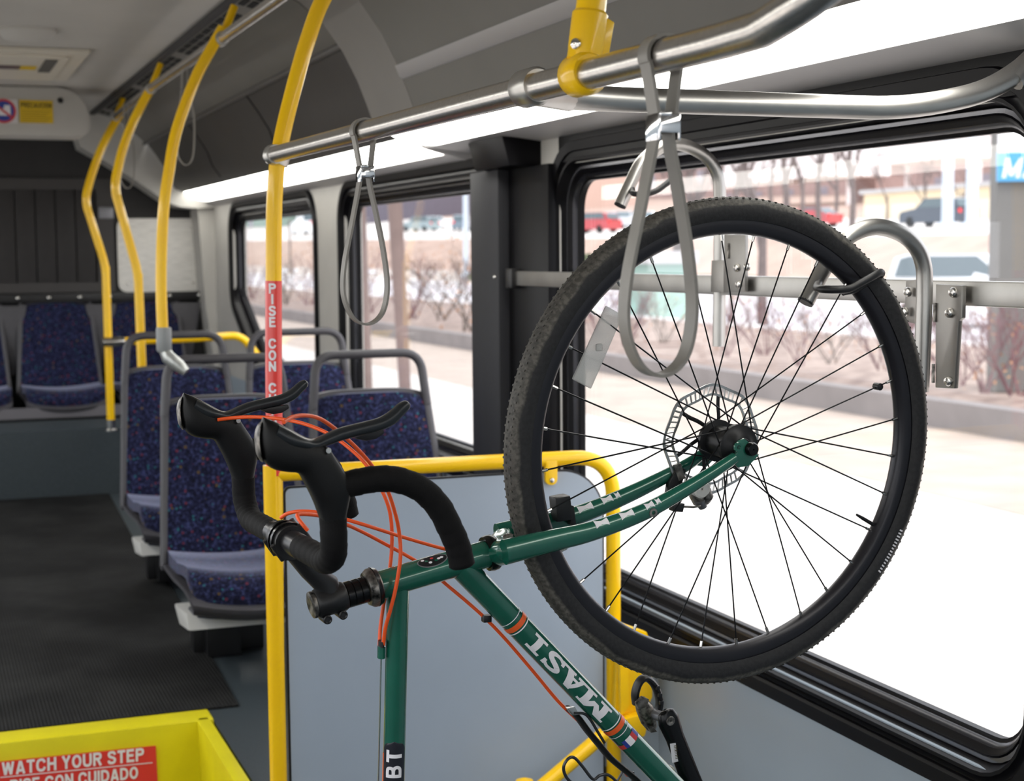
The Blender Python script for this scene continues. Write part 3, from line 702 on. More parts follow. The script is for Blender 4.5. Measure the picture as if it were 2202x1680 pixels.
car(1058, 55, 'pickup', paint('white_car', ''), math.radians(80), 'white parked pickup truck beside the charcoal pillar', 5.2, 1.8)
car(660, 50, 'pickup', paint('white_car', ''), math.radians(100), 'white truck seen through the rearmost window', 6.5, 3.0)
car(1740, 58, 'car', paint('red_car', ''), math.radians(110), 'small red car behind the bare trees', 4.4, 1.45)

# posts, lamp posts, glass reflections built as posts, sign column
palep = mat('pale_lamp_post', '#cfdae6', .4, .3); reflp = mat('brown_reflection', '#85726d', .8, 0, .1, 3)
for px, X, r, h, lab in ((1003, 33, .20, 9, 'pale lamp post through the second window'), (2035, 52, .32, 14, 'pale lamp post nearer the bare trees'), (2087, 52, .32, 14, 'pale lamp post nearer the blue sign'), (625, 33, .10, 5, 'thin dark post through the rearmost window'), (1573, 18.6, .06, 2.1, 'small dark bollard post by the kerb')):
    p = np.array(gpt(px, X)); t = thing('lamp_post' if h > 5 else 'post', p, lab, 'post')
    obj('shaft', MB().lathe(p, (0, 0, 1), [(0, r), (h, r * .75), (h, .001)], 12), palep if h > 5 else bark, t); obj('base', MB().lathe(p, (0, 0, 1), [(0, r * 1.8), (.35, r * 1.8), (.45, r), (.45, .001)], 12), palep if h > 5 else bark, t)
for (a, b, w0, w1, lab) in (((846, 380), (872, 860), .165, .13, 'broad brown reflection in the second window, built as a leaning post'), ((966, 360), (992, 945), .15, .05, 'tapered brown reflection in the second window, built as a leaning post'), ((772, 380), (792, 850), .12, .10, 'brown window reflection built as a post, half hidden by the grey strap')):
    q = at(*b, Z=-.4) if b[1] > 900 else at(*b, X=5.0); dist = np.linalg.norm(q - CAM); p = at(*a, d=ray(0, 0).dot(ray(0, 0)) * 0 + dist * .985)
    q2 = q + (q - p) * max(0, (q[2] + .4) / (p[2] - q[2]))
    tag(obj('reflection_post', MB().sweep([q2, q, p, p + (p - q) * .4], [w1 * .5 * dist / 17, w1 * .5 * dist / 17, w0 * .5 * dist / 17, w0 * .5 * dist / 17], 10), reflp), lab, 'post')  # stands in for a brown reflection in the glass, made as a solid post
p0 = at(2142, 500, X=13.2); d0 = p0[1]
sc_ = thing('stop_sign_column', (13.2, d0, -.16), 'grey concrete station column with blue name panel', 'sign')
fr = nz(np.array([M[0,0], M[1,0], 0.0])); bk = np.array([-fr[1], fr[0], 0]); base = np.array([p0[0], p0[1], 0.0])
def colbox(u0, u1, v0, v1, z0, z1):
    return MB().prism([base + fr * u0 + bk * v0 + np.array([0, 0, z0]), base + fr * u1 + bk * v0 + np.array([0, 0, z0]), base + fr * u1 + bk * v1 + np.array([0, 0, z0]), base + fr * u0 + bk * v1 + np.array([0, 0, z0])], (0, 0, z1 - z0))
def zat(py): return CAM[2] + ray(2145, py)[2] * (p0[1] / ray(2145, py)[1])
obj('column', colbox(0, .9, 0, .3, -.3, 4.2), mat('pale_column', '#757471', .8, 0, .04, 2), sc_)
obj('white_panel', colbox(-.0, .9, -.06, .0, zat(330), 4.3), mat('white_sign', '#f2f2f4', .4), sc_)
zb0, zb1 = zat(391), zat(329)
bp_ = obj('blue_panel', colbox(-.01, .92, -.08, .0, zb0, zb1), mat('blue_sign', '#4aa3d8', .4), sc_)
tx = MB(); flat_text(tx, 'MA', base + fr * .265 + bk * -.081 + np.array([0, 0, zb0 + .045]), fr, (0, 0, 1), (zb1 - zb0) * .68, .05, width=.46, shear=.18)
obj('lettering', tx, white, bp_)

# buildings on the far side
def building(name, label, px0, px1, X, depth, z0, z1, m, wins=None, wm=None, canopy=None):
    a, b = ray(px0, 500), ray(px1, 500); ya, yb = X / a[0] * a[1], X / b[0] * b[1]; y0, y1 = min(ya, yb), max(ya, yb)
    t = thing(name, (X, (y0 + y1) / 2, z0), label, 'building', 'buildings beyond the parking lot')
    obj('walls', MB().bx((X, y0, z0), (X + depth, y1, z1)), m, t)
    obj('roof', MB().bx((X - .3, y0 - .3, z1), (X + depth, y1 + .3, z1 + .35)), trimg, t)
    if wins:
        nx, nz_, ww, wh = wins
        for i in range(nx):
            for k in range(nz_):
                y = y0 + (i + .5) * (y1 - y0) / nx; z = z0 + (k + .55) * (z1 - z0) / nz_
                obj('window', MB().bx((X - .06, y - ww/2, z - wh/2), (X + .05, y + ww/2, z + wh/2)), wm, t)
    return t
pinkb = mat('pink_brown_brick', '#a78c86', .9, 0, .08, .8); beige = mat('beige_stucco', '#e6d3b2', .9); dwin = mat('far_window', '#8c8690', .3)
building('beige_building', 'low beige building behind the small bare trees', 1857, 2330, 74, 10, 2.4, 6.2, beige, (7, 1, 3.4, 1.6), mat('arch_cream', '#f0e4cc', .9))  # arch panels in one even cream, paler than the stucco
building('brick_building', 'large pink-brown brick building above the bike window', 1330, 2420, 130, 30, 3, 26, pinkb, (14, 5, 3, 2.4), dwin)
building('brick_building', 'pale brick building through the second window', 760, 1120, 88, 20, 4, 15, mat('pale_brick', '#cfb3a6', .9), (9, 3, 3, 1.6), dwin)
building('warehouse', 'grey-green low building through the rearmost window', 430, 600, 62, 20, 4, 12, mat('grey_green_metal', '#8ea79c', .7), (5, 1, 4, 3), dwin)
building('warehouse', 'dark flat building beside the light pillar', 650, 780, 66, 20, 4, 12, mat('dark_slate', '#6b6672', .8), (4, 1, 4, 2), dwin)
cm = mat('white_canopy', '#ece6e6', .6)
for (x0, y0_, x1, y1_, lab) in ((1552, 395, 1784, 345, 'white flat canopy left of the gable'), (1885, 350, 2062, 318, 'white flat canopy near the lamp posts')):
    p, q = at(x0, y0_, X=96), at(x1, y1_, X=96); p2 = at(x0, y0_ - 40, X=96)
    t = thing('canopy', (98, (p[1]+q[1])/2, p[2]), lab, 'canopy'); obj('canopy_slab', MB().bx((96, q[1], p[2] - .2), (104, p[1], p2[2])), cm, t)
    for y in (q[1] + 1, p[1] - 1): obj('column', MB().bx((99, y - .2, gz(99, y)), (99.4, y + .2, p[2] - .2)), cm, t)
g = at(1840, 352, X=105); e = at(1858, 352, X=105)[1] - g[1]
t = thing('gable', (105, g[1], 0), 'small white gabled porch among the bare trees', 'porch'); hh = abs(at(1858, 352, X=105)[1] - at(1822, 352, X=105)[1]) / 2 * 2.2
obj('gable_roof', MB().prism([(105, g[1] - hh, g[2]), (105, g[1] + hh, g[2]), (105, g[1], g[2] + hh * 1.1)], (6, 0, 0)), cm, t)
obj('porch_wall', MB().bx((106, g[1] - hh * .7, gz(106, g[1])), (110, g[1] + hh * .7, g[2])), pinkb, t)
bb = building('utility_box', 'pale green utility cabinet by the road behind the wheel', 1352, 1408, 19, 1.2, -.4, 1.25, mat('pale_green_box', '#9fc0b4', .6))
bb['category'] = 'cabinet'; bb['group'] = 'roadside boxes'

# ================================================================== RAILS, POLES, STRAPS
def pipe(pts, r, n=14): return MB().sweep(pts, r, n)
# chrome rail from the yellow post towards the camera
mr = thing('overhead_handrail', (.68, 2.0, 1.765), 'long brushed steel overhead handrail holding the two grey straps', 'handrail')
Rr = .0165
rail = spl([(.68, 3.14, 1.771), (.68, 2.4, 1.766), (.68, 1.9, 1.763), (.68, 1.565, 1.760), (.68, 1.36, 1.758), (.68, 1.25, 1.757)], 6)
tail = [at(1640, 62, X=.68), at(1700, 25, X=.683), at(1748, -8, X=.69), at(1800, -50, X=.70), at(1880, -130, X=.71), (.73, .93, 1.99), (.75, .88, 2.12), (.76, .86, 2.34)]
obj('rail', pipe(rail + spl(tail, 5), Rr, 20), steel, mr)
dxc = lambda z: float(at(604, 326, Y=3.14)[0]) + (z - 1.773) * .32
obj('post_collar', MB().sweep([(.68, 3.09, 1.771), (.68, 3.115, 1.771)], [.019, .021], 18).sweep([(dxc(1.753), 3.14, 1.753), (dxc(1.789), 3.14, 1.789)], [.0195, .0195], 18), steel2, mr)
obj('post_setscrew', MB().lathe((.672, 3.118, 1.760), (-.5, -.85, -.1), [(0, .008), (.004, .007), (.005, .001)], 10), bolt, mr)
# T fitting and branch rail to the window wall
tp = at(1142, 188, X=.68)
br = thing('branch_handrail', (1.05, 1.88, 1.77), 'brushed steel cross handrail bending up to the wall above the bike window', 'handrail')
u = nz(np.array([.80, 1.872, 1.766]) - np.array([.68, tp[1], tp[2]]))
bpath = bend([(.70, tp[1] + .03, tp[2] + .002), (.76, 1.84, 1.768), (.86, 1.884, 1.770), (1.33, 1.893, 1.770), (1.475, 1.885, 1.80), (1.575, 1.87, 1.88)], .12, 9)
obj('rail', pipe(bpath, .0165, 20), steel2, br)
obj('tee_clamp', MB().sweep([tp + np.array([0, .024, 0]), tp + np.array([0, .018, 0]), tp + np.array([0, -.018, 0]), tp + np.array([0, -.024, 0])], [.019, .0225, .0225, .019], 22), steel2, br)
obj('tee_neck', MB().sweep(bend([tp + np.array([.012, .012, -.002]), (.735, 1.80, 1.767), (.79, 1.858, 1.769)], .05), [.0185] * 9, 16), steel2, br)
obj('wall_elbow', MB().sweep(bend([(1.50, 1.882, 1.816), (1.53, 1.878, 1.84), (1.575, 1.87, 1.885)], .03, 5), .0195, 16), steel2, br)
# straps
def strap(y, z, label):
    t = thing('hanging_strap', (.685, y, z), label, 'strap', 'grey hanging straps on the overhead handrail')
    c = np.array([.68, y, z]); W = np.array([0, 1.0, 0]); w, th = .022, .0035
    top = [c + np.array([math.cos(a), 0, math.sin(a)]) * (Rr + .003) for a in np.linspace(math.radians(215), math.radians(-35), 16)]
    tw = .006
    up = [c + np.array([-.007, 0, -.062])] + top + [c + np.array([.009, 0, -.062])]
    obj('rail_loop', MB().ribbon(spl(up, 3), W, w, th), strapm, t)
    low = spl([c + np.array(p) for p in ((-.006, 0, -.058), (-.010, .002, -.09), (-.022, .004, -.15), (-.035, .006, -.215), (-.036, .008, -.262), (-.021, .009, -.298), (.004, .010, -.309), (.028, .010, -.292), (.037, .008, -.25), (.031, .004, -.195), (.018, .001, -.13), (.008, 0, -.085), (.006, 0, -.058))], 7)
    obj('hand_loop', MB().ribbon(low, W, w, th), strapm, t)
    bk = MB(); o = c + np.array([0, 0, -.068])
    for q, s0 in ((-.0095, -1), (.0115, 1)): bk.box(o + np.array([q, 0, 0]), (.003, .029, .026))
    bk.box(o + np.array([.001, -.0145, .003]), (.022, .003, .018)); bk.box(o + np.array([.001, .0145, .003]), (.022, .003, .018)); bk.box(o + np.array([-.004, -.0150, .012]), (.012, .004, .004))
    obj('buckle', bk, chrome, t, bevel=.0012)
    return t
st = strap(1.370, 1.758, 'grey vinyl hanging strap in front of the bike wheel')
dup(st, (.684, 2.435, 1.7665), 'grey vinyl hanging strap in front of the middle window, nearer the red sticker')

# ceiling drop fitting, yellow
cy = at(1253, 160, X=.68); cf = thing('ceiling_drop_pole', (.69, cy[1], cy[2]), 'short yellow drop pole clamping the handrail to the ceiling', 'pole')
o = np.array([.68, cy[1], cy[2]]); tdir = nz([.14, .0, 1])
obj('clamp_ring', MB().sweep([o + np.array([0, .021, 0]), o + np.array([0, .015, 0]), o + np.array([0, -.015, 0]), o + np.array([0, -.021, 0])], [.0195, .0235, .0235, .0195], 24).sweep([o + tdir * .015, o + tdir * .032, o + tdir * .045], [(.017, .02), (.018, .019), (.019, .019)], 18), yellow, cf)
obj('sleeve', MB().sweep([o + tdir * .018, o + tdir * .028, o + tdir * .065, o + tdir * .068], [.0185, .0195, .0195, .017], 22), yellow, cf)
obj('pole', MB().sweep([o + tdir * .062, o + tdir * .35, o + tdir * .58], .0165, 18), yellow, cf)
obj('sleeve_plate', MB().prism([o + tdir * .018 + np.array([.012, -.012, 0]), o + tdir * .062 + np.array([.012, -.012, 0]), o + tdir * .056 + np.array([.026, -.010, 0]), o + tdir * .018 + np.array([.024, -.010, 0])], (0, .024, 0)), yellow, cf, bevel=.002)
obj('set_bolt', MB().lathe(o + tdir * .031 + np.array([-.0165, -.0105, 0]), (-.85, -.53, 0), [(0, .0062), (.002, .0058), (.0035, .003), (.0035, .001)], 12), bolt, cf)

# yellow stanchions
def pts3(px, y): return [at(a, b, Y=y) for a, b in px]
def pole(y, path, label, r=.0165, name='stanchion_pole'):
    t = thing(name, path[-1], label, 'pole', 'yellow stanchion poles'); obj('pole', pipe(spl(path, 8), r, 16), yellow, t); return t
# D: by the modesty panel, from the floor to the ceiling rail
Dp = [(.90, 3.14, 2.235), (.858, 3.14, 2.19)] + pts3([(694, 0), (662, 85), (640, 159), (619, 240), (605, 302), (596, 355), (592, 400), (589.5, 453), (588.5, 544), (588.3, 700), (588.8, 850), (591, 1010)], 3.14) + [(.668, 3.14, .60), (.668, 3.14, .0)]
D = pole(3.14, Dp, 'tall yellow pole with the red step warning sticker')
Dc = spl(Dp, 8); Dz = sorted((p[2], p[0]) for p in Dc)
def dx_(z): return float(np.interp(z, [q[0] for q in Dz], [q[1] for q in Dz]))
z1 = at(590, 604, Y=3.14)[2]; z0 = 1.12
sk = MB(); zz = np.linspace(z0, z1, 12)
sk.sweep([(dx_(z), 3.14, z) for z in zz], .0170, 24)
so = obj('warning_sticker', sk, red, D); so['label'] = 'red sticker with white lettering'
Rv = nz([M[0,0], M[1,0], 0]); Wv = np.array([Rv[1], -Rv[0], 0])
def column_text(word, y0s):
    for ch, py in zip(word, y0s):
        zc = at(588, py, Y=3.14)[2]; xy, fc = text2d(ch, .0205, thick=.21); xo = dx_(zc); mb = MB(); V = []
        for (x, y), e in zip(xy, text2d.lay):
            a = (x * .98) / .0172; V.append(np.array([xo, 3.14, zc + y - .01025]) + (Rv * math.sin(a) + Wv * math.cos(a)) * (.0175 + e))
        mb.add(V, fc); obj('letter', mb, white, so)
column_text('PISE', (620, 643, 668, 692)); column_text('CON', (738, 763, 787)); column_text('CUIDADO', (833, 857, 880, 904, 928, 952, 976))
C_ = pole(4.65, pts3([(480, 60), (460, 95), (420, 170), (380, 280), (363, 370), (352, 450), (347, 560), (347, 640), (350, 715)], 4.65), 'yellow pole ending in a grey sleeve at the second row seat back')
a, b = at(352, 704, Y=4.65), at(353, 758, Y=4.65)
obj('grey_sleeve', MB().sweep([a, a + (b - a) * .06, a + (b - a) * .9, b], [.0205, .0225, .0225, .017], 18), mat('grey_sleeve', '#8d9091', .45), C_)
c = at(400, 800, Y=4.62)
obj('seat_clamp', MB().sweep([b + np.array([0, 0, .01]), b + (c - b) * .25 + np.array([-.004, 0, 0]), b + (c - b) * .7, c], [.016, .021, .019, .014], 12), mat('cast_aluminium', '#b9bbb8', .35, .7, .2, 60), C_)
B_ = pole(6.2, bend(pts3([(325, 190), (310, 215), (283, 268), (262, 325), (245, 402), (297, 588), (312, 960)], 6.2), .05), 'crooked yellow pole just right of the rearmost one', .0175)
A_ = pole(7.7, bend(pts3([(262, 240), (243, 270), (218, 318), (198, 372), (182, 430), (227, 572), (238.5, 908)], 7.7), .055), 'rearmost crooked yellow pole standing on the rear floor edge', .019)
b0 = at(238.5, 906, Y=7.7)
obj('floor_socket', MB().lathe((b0[0], 7.7, .73), (0, 0, 1), [(0, .035), (.008, .035), (.012, .024), (.055, .024), (.055, .001)], 18), bolt, A_)
gb = thing('grab_rail', (1.2, 7.7, 1.165), 'yellow horizontal grab rail from the rearmost pole to the wall', 'rail')
obj('rail', pipe(bend([at(240, 735, Y=7.69), at(400, 729, Y=7.66), at(520, 721, Y=7.64), (1.56, 7.62, 1.08)], .07), .019, 16), yellow, gb)
obj('tee_clamp', MB().sweep([at(222, 736, Y=7.69), at(252, 735, Y=7.68), at(268, 734, Y=7.68)], [.026, .024, .021], 16), bolt, gb)
# ceiling rail joining the poles
cr = thing('ceiling_handrail', (.9, 5, 2.2), 'long chrome handrail under the air duct joining the yellow poles', 'handrail')
obj('rail', pipe(spl([(.87, -1.5, 2.205), (.87, 1.5, 2.205), (.87, 3.1, 2.205), (.868, 4.65, 2.205), (.878, 6.2, 2.215), (.925, 7.75, 2.235)], 8), .0165, 16), steel, cr)
for y, x, z in ((3.14, .868, 2.205), (4.65, .868, 2.205), (6.2, .878, 2.215), (7.7, .922, 2.234)):
    obj('clamp', MB().sweep([(x, y - .025, z), (x, y + .025, z)], .021, 14), steel2, cr)
    obj('ceiling_bracket', MB().sweep([(x, y, z), (x + .045, y + .02, z + .10)], .012, 10), yellow, cr)
# two thin straps at the back
for px, py0, py1, y, lab in ((398, 190, 355, 5.35, 'far grey strap hanging beside the pole with the grey sleeve'), (282, 300, 405, 6.9, 'farthest grey strap hanging beside the crooked poles')):
    c = at(px - 20, py0, Y=y); L = c[2] - at(px, py1, Y=y)[2]; c = np.array([.87, y, 2.2]); L = 2.2 - at(px, py1, Y=y)[2]; dx = 0.0
    t = thing('hanging_strap', c, lab, 'strap', 'far grey straps')
    lp = spl([c + np.array(p) for p in ((-.004, 0, .02), (-.010, 0, -.08), (dx*.5 - .02, 0, -L*.5), (dx - .03, 0, -L*.85), (dx - .012, 0, -L*.985), (dx + .012, 0, -L*.98), (dx + .026, 0, -L*.85), (dx*.5 + .03, 0, -L*.5), (.014, 0, -.08), (.010, 0, .02))], 6)
    obj('hand_loop', MB().ribbon(lp, (0, 1, 0), .022, .0035), strapm, t); obj('buckle', MB().box(c + np.array([.002, 0, -.085]), (.028, .026, .022)), chrome, t)

# ================================================================== MODESTY PANEL
mp = thing('modesty_panel', (1.05, 3.14, .45), 'blue-grey modesty panel in a yellow tube frame behind the bicycle', 'panel')
x0, x1 = .668, 1.437; zt = at(900, 1001, Y=3.14)[2]
obj('tube_frame', pipe(bend([(x0, 3.14, zt), (x1, 3.14, zt - .004), (x1, 3.14, .10)], .095, 12), .0165, 18), yellow, mp)
obj('corner_sleeve', MB().sweep([(x0, 3.14, zt + .018), (x0, 3.14, .10)], .0178, 20), yellow, mp)
pp = rpoly([(x0 + .027, .16), (x1 - .028, .16), (x1 - .028, zt - .032), (x0 + .027, zt - .032)], 0, [.01, .01, .10, .012], 12)
obj('sheet', MB().prism([(x, 3.136, z) for x, z in pp], (0, .008, 0)), panelm, mp)
edge = rpoly([(x0 + .0225, .155), (x1 - .0235, .155), (x1 - .0235, zt - .0275), (x0 + .0225, zt - .0275)], 0, [.01, .01, .105, .014], 12)
obj('edge_seal', MB().prism([(x, 3.1375, z) for x, z in edge], (0, .005, 0)), rubber, mp)
k0 = at(1186, 1030, Y=3.125)
obj('sheet_clip', MB().prism([(x, 3.123, z) for x, z in rpoly([(k0[0] - .014, k0[2] - .014), (k0[0] + .014, k0[2] - .014), (k0[0] + .014, zt - .005), (k0[0] - .014, zt - .005)], 0, [.013, .013, .004, .004])], (0, .012, 0)), yellow, mp, bevel=.002)
obj('clip_screw', MB().lathe(k0 + np.array([0, -.002, -.003]), (0, -1, 0), [(0, .006), (.003, .005), (.004, .001)], 12), bolt, mp)
# yellow folding bracket beside the panel
yb = thing('wheel_stop_bracket', (1.49, 3.05, .45), 'yellow folded steel bracket with hooked foot beside the modesty panel', 'bracket')
P = [at(a, b, Y=3.10) for a, b in ((1330, 1338), (1392, 1360), (1402, 1390), (1404, 1500), (1385, 1540), (1335, 1555), (1322, 1540))]
obj('plate', MB().prism(P, (0, .02, 0)), yellow, yb, bevel=.004)
P = [at(a, b, Y=3.07) for a, b in ((1332, 1550), (1384, 1536), (1393, 1560), (1388, 1584), (1372, 1590), (1355, 1575), (1340, 1580))]
obj('hook_foot', MB().prism(P, (0, .03, 0)), yellow, yb, bevel=.004)
P = [at(a, b, Y=3.085) for a, b in ((1333, 1400), (1352, 1396), (1354, 1520), (1335, 1545))]
obj('rib', MB().prism(P, (0, .02, 0)), yellow, yb, bevel=.004)
ybr = thing('diagonal_brace', (1.3, 3.0, .40), 'yellow diagonal tube below the bracket at the foot of the panel', 'rail')
obj('tube', pipe(bend([at(1300, 1578, Y=3.05), at(1210, 1655, Y=3.03), at(1100, 1748, Y=3.0)], .05), .0165, 16), yellow, ybr)
kb = thing('yellow_knob', at(1128, 1690, Y=3.0), 'round yellow knob at the bottom edge beside the diagonal tube', 'knob')
obj('knob_head', MB().lathe(at(1128, 1690, Y=3.0), (0, 0, 1), [(-.3, .012), (-.03, .012), (-.02, .02), (0, .024), (.012, .018), (.018, .001)], 18), yellow, kb)

# ================================================================== SEATS
def seat_parts(t, loop=True, base=True):
    """local: faces -Y, origin on the floor under the backrest"""
    def back(sc, dy, lo=.28, hi=.735, n=15):
        rows = []
        for v in np.linspace(0, 1, 17):
            z = lo + (hi - lo) * v; hw = (.222 - .034 * v) * sc
            e = max(0, (v - .88) / .12); hw *= math.sqrt(max(0, 1 - (e * .62) ** 2 * .35)) if e else 1
            y = .005 + .10 * v + dy
            rows.append([np.array([u * hw, y - .022 * (1 - u * u) * math.sin(math.pi * min(1, .25 + v * .6)) * (dy == 0) - .012 * (1 - abs(u) ** 6) * (1 - v ** 12) * (dy == 0) - .03 * abs(u) ** 3 * (1 - v), z - .014 * e * e * abs(u) ** 4]) for u in np.linspace(-1, 1, n)])
        return rows
    obj('back_cushion', MB().solid(back(.93, 0), (0, .03, 0)), fab, t, local=True, sharp=60)
    obj('back_shell', MB().solid(back(1.0, .022, .24, .745), (0, .028, 0)), shellm, t, local=True, sharp=60)
    for sx in (-1, 1):
        fr = MB()
        pth = spl([np.array([sx * (.216 - .034 * v), .010 + .10 * v - .03 * (1 - v), .255 + .48 * v]) for v in np.linspace(0, 1, 7)], 3)
        fr.sweep(pth, [(.011, .014)] * len(pth), 10)
        obj('side_frame', fr, shellm, t, local=True)
    if loop:
        lp = bend([(-.186, .10, .69), (-.170, .122, .857), (.170, .122, .857), (.186, .10, .69)], .062, 9)
        obj('grab_loop', MB().sweep(lp, [(.0175, .014)] * len(lp), 12), shellm, t, local=True)
    prof = [(0.0, .285), (-.10, .276), (-.22, .278), (-.32, .292), (-.385, .296), (-.425, .283), (-.446, .258), (-.445, .225), (-.43, .205)]
    rows = []
    for u in np.linspace(-1, 1, 15):
        cen = 1 - u * u
        rows.append([np.array([u * (.205 if j < 6 else .200 - .006 * (j - 5)), y - .030 * cen * min(1, -y / .3) + .012 * abs(u) ** 8, z + .020 * u * u * (1 if j < 6 else .4)]) for j, (y, z) in enumerate(prof)])
    obj('seat_cushion', MB().solid(rows, (0, .03, -.035)), fab, t, local=True, sharp=60)
    rows = []
    for u in np.linspace(-1, 1, 15):
        cen = 1 - u * u
        rows.append([np.array([u * .222 * (1 - .02 * j), y - .032 * cen * min(1, -y / .3), z + .022 * u * u]) for j, (y, z) in enumerate([(.0, .245), (-.2, .235), (-.36, .236), (-.43, .222), (-.452, .205), (-.447, .190), (-.42, .178), (-.3, .17)])])
    obj('seat_shell', MB().solid(rows, (0, .02, -.012)), shellm, t, local=True, sharp=60)
    if base:
        obj('seat_beam', MB().prism([(-.205, -.33, .178), (-.205, -.36, .135), (-.205, -.20, .118), (-.205, -.10, .16)], (.41, 0, 0)), shell2, t, local=True, bevel=.008)
        obj('pedestal', MB().bx((-.12, -.16, 0), (-.02, .06, .135)).bx((-.15, -.10, .0), (.06, -.04, .10)), blackp, t, local=True, bevel=.006)
G = 'blue moquette transit seats'
s1 = thing('bus_seat', (.872, 4.64, .4), 'blue flecked aisle seat in the row right behind the modesty panel', 'seat', G); seat_parts(s1)
dup(s1, (1.330, 4.64, .4), 'blue flecked window seat in the row right behind the modesty panel')
dup(s1, (.880, 5.66, .425), 'blue flecked aisle seat in the second row, behind the pole with grey sleeve')
dup(s1, (1.335, 5.66, .425), 'blue flecked window seat in the second row')
ss = thing('bus_seat', (1.50, 6.55, .31), 'sideways blue seat nearest the second row, back to the window', 'seat', 'sideways seats', math.radians(-90)); seat_parts(ss, False)
dup(ss, (1.50, 7.10, .29), 'sideways blue seat, the middle of three with backs to the window')
dup(ss, (1.50, 7.60, .33), 'sideways blue seat under the end of the yellow grab rail')
rb = thing('bench_plinth', (.4, 8.3, .73), 'dark grey plinth under the rear bench seats', 'bench')
obj('plinth', MB().bx((-.8, 8.34, .73), (1.56, 8.95, .742)), blackp, rb)
obj('front_panel', MB().bx((-.8, 8.315, .745), (1.56, 8.34, .80)), mat('bench_front', '#6a676b', .5), rb)
r1 = thing('bus_seat', (.715, 8.78, .585), 'blue rear bench seat directly behind the rearmost yellow pole', 'seat', 'rear bench seats')
seat_parts(r1, False, False)
dup(r1, (.235, 8.78, .585), 'blue rear bench seat cut off by the picture edge'); dup(r1, (1.19, 8.78, .585), 'blue rear bench seat under the brushed access plate')
for x in (.475, .952, 1.42):
    t = tag(obj('seat_spacer', MB().prism([(x - .085, 8.86, 1.31), (x + .085, 8.86, 1.31), (x + .012, 8.86, .93), (x - .012, 8.86, .93)], (0, .05, 0)), shellm, bevel=.006), 'grey wedge spacer between two rear bench seat backs', 'spacer', 'rear bench spacers')

# aisle mat and the yellow step edge
mm = tag(obj('aisle_mat', MB().prism([(-.3, 3.962, .4005), (.742, 3.962, .4005), (.83, 6.19, .4005), (.79, 6.22, .4005), (.852, 7.83, .4005), (-.3, 7.83, .4005)], (0, 0, .006)), matting), 'black ribbed rubber mat along the raised aisle floor', 'mat')
se = thing('step_edge', (.2, 3.9, -.06), 'bright yellow step edge and riser with red warning sticker', 'step')
obj('riser', MB().prism([(-.4, 3.845, -.06), (-.4, 3.855, .408), (-.4, 3.953, .408), (-.4, 3.953, -.06)], (1.06, 0, 0)), yellow2, se, bevel=.006)
obj('side_wall', MB().prism([(.617, 3.06, .408), (.652, 3.06, .408), (.652, 3.06, -.06), (.635, 3.06, -.06)], (0, .82, 0)), yellow2, se, bevel=.006)
P = [at(a, b, Y=3.846) for a, b in ((-130, 1653), (335, 1605), (340, 1700), (-130, 1752))]
sk = obj('warning_sticker', MB().prism(P, (0, .006, 0)), red, se); sk['label'] = 'red sticker with white lettering'
ux = nz(P[1] - P[0]); uz = nz(np.cross(np.cross(ux, (0, 0, 1.0)), ux)) * 1.0
uz = np.array([-ux[2], 0, ux[0]])
def stxt(s, a, b, h, wid):
    mid = (at(*a, Y=3.8445) + at(*b, Y=3.8445)) / 2; mb = MB(); flat_text(mb, s, mid, ux, uz, h, .025, width=wid); return mb
wpx = lambda a, b: np.linalg.norm(at(*a, Y=3.8445) - at(*b, Y=3.8445))
obj('lettering', stxt('WATCH YOUR STEP', (4, 1668), (310, 1637), .033, wpx((4, 1668), (310, 1637))), white, sk)
obj('lettering', stxt('PISE CON CUIDADO', (22, 1704), (297, 1675), .031, wpx((22, 1704), (297, 1675))), white, sk)
obj('rule', MB().prism([at(a, b, Y=3.844) for a, b in ((0, 1672), (328, 1640), (328, 1641.6), (0, 1673.6))], (0, .0015, 0)), white, sk)

# reflective strips beside the pillar
for (a, b) in (((1079, 546), (1093, 674)), ((1080, 686), (1095, 814))):
    p, q = at(*a, X=1.527), at(*b, X=1.527); t = thing('reflective_tape', (1.527, (p[1]+q[1])/2, q[2]), 'upper dull red and grey reflective strip on the pillar edge' if a[1] < 600 else 'lower dull red and grey reflective strip on the pillar edge', 'tape', 'reflective strips on the pillar')
    y0_, y1_ = q[1], p[1]; zs = [q[2], q[2] + .05, q[2] + .13, p[2]]
    yv = 4.262
    for k, c in enumerate(('#8e8c90', '#7e6a70', '#8e8c90')): obj('grey_band' if k != 1 else 'red_band', MB().bx((1.512, 4.254, zs[k]), (1.535, 4.264, zs[k+1])), mat('tape%d' % (k % 2), c, .4), t)

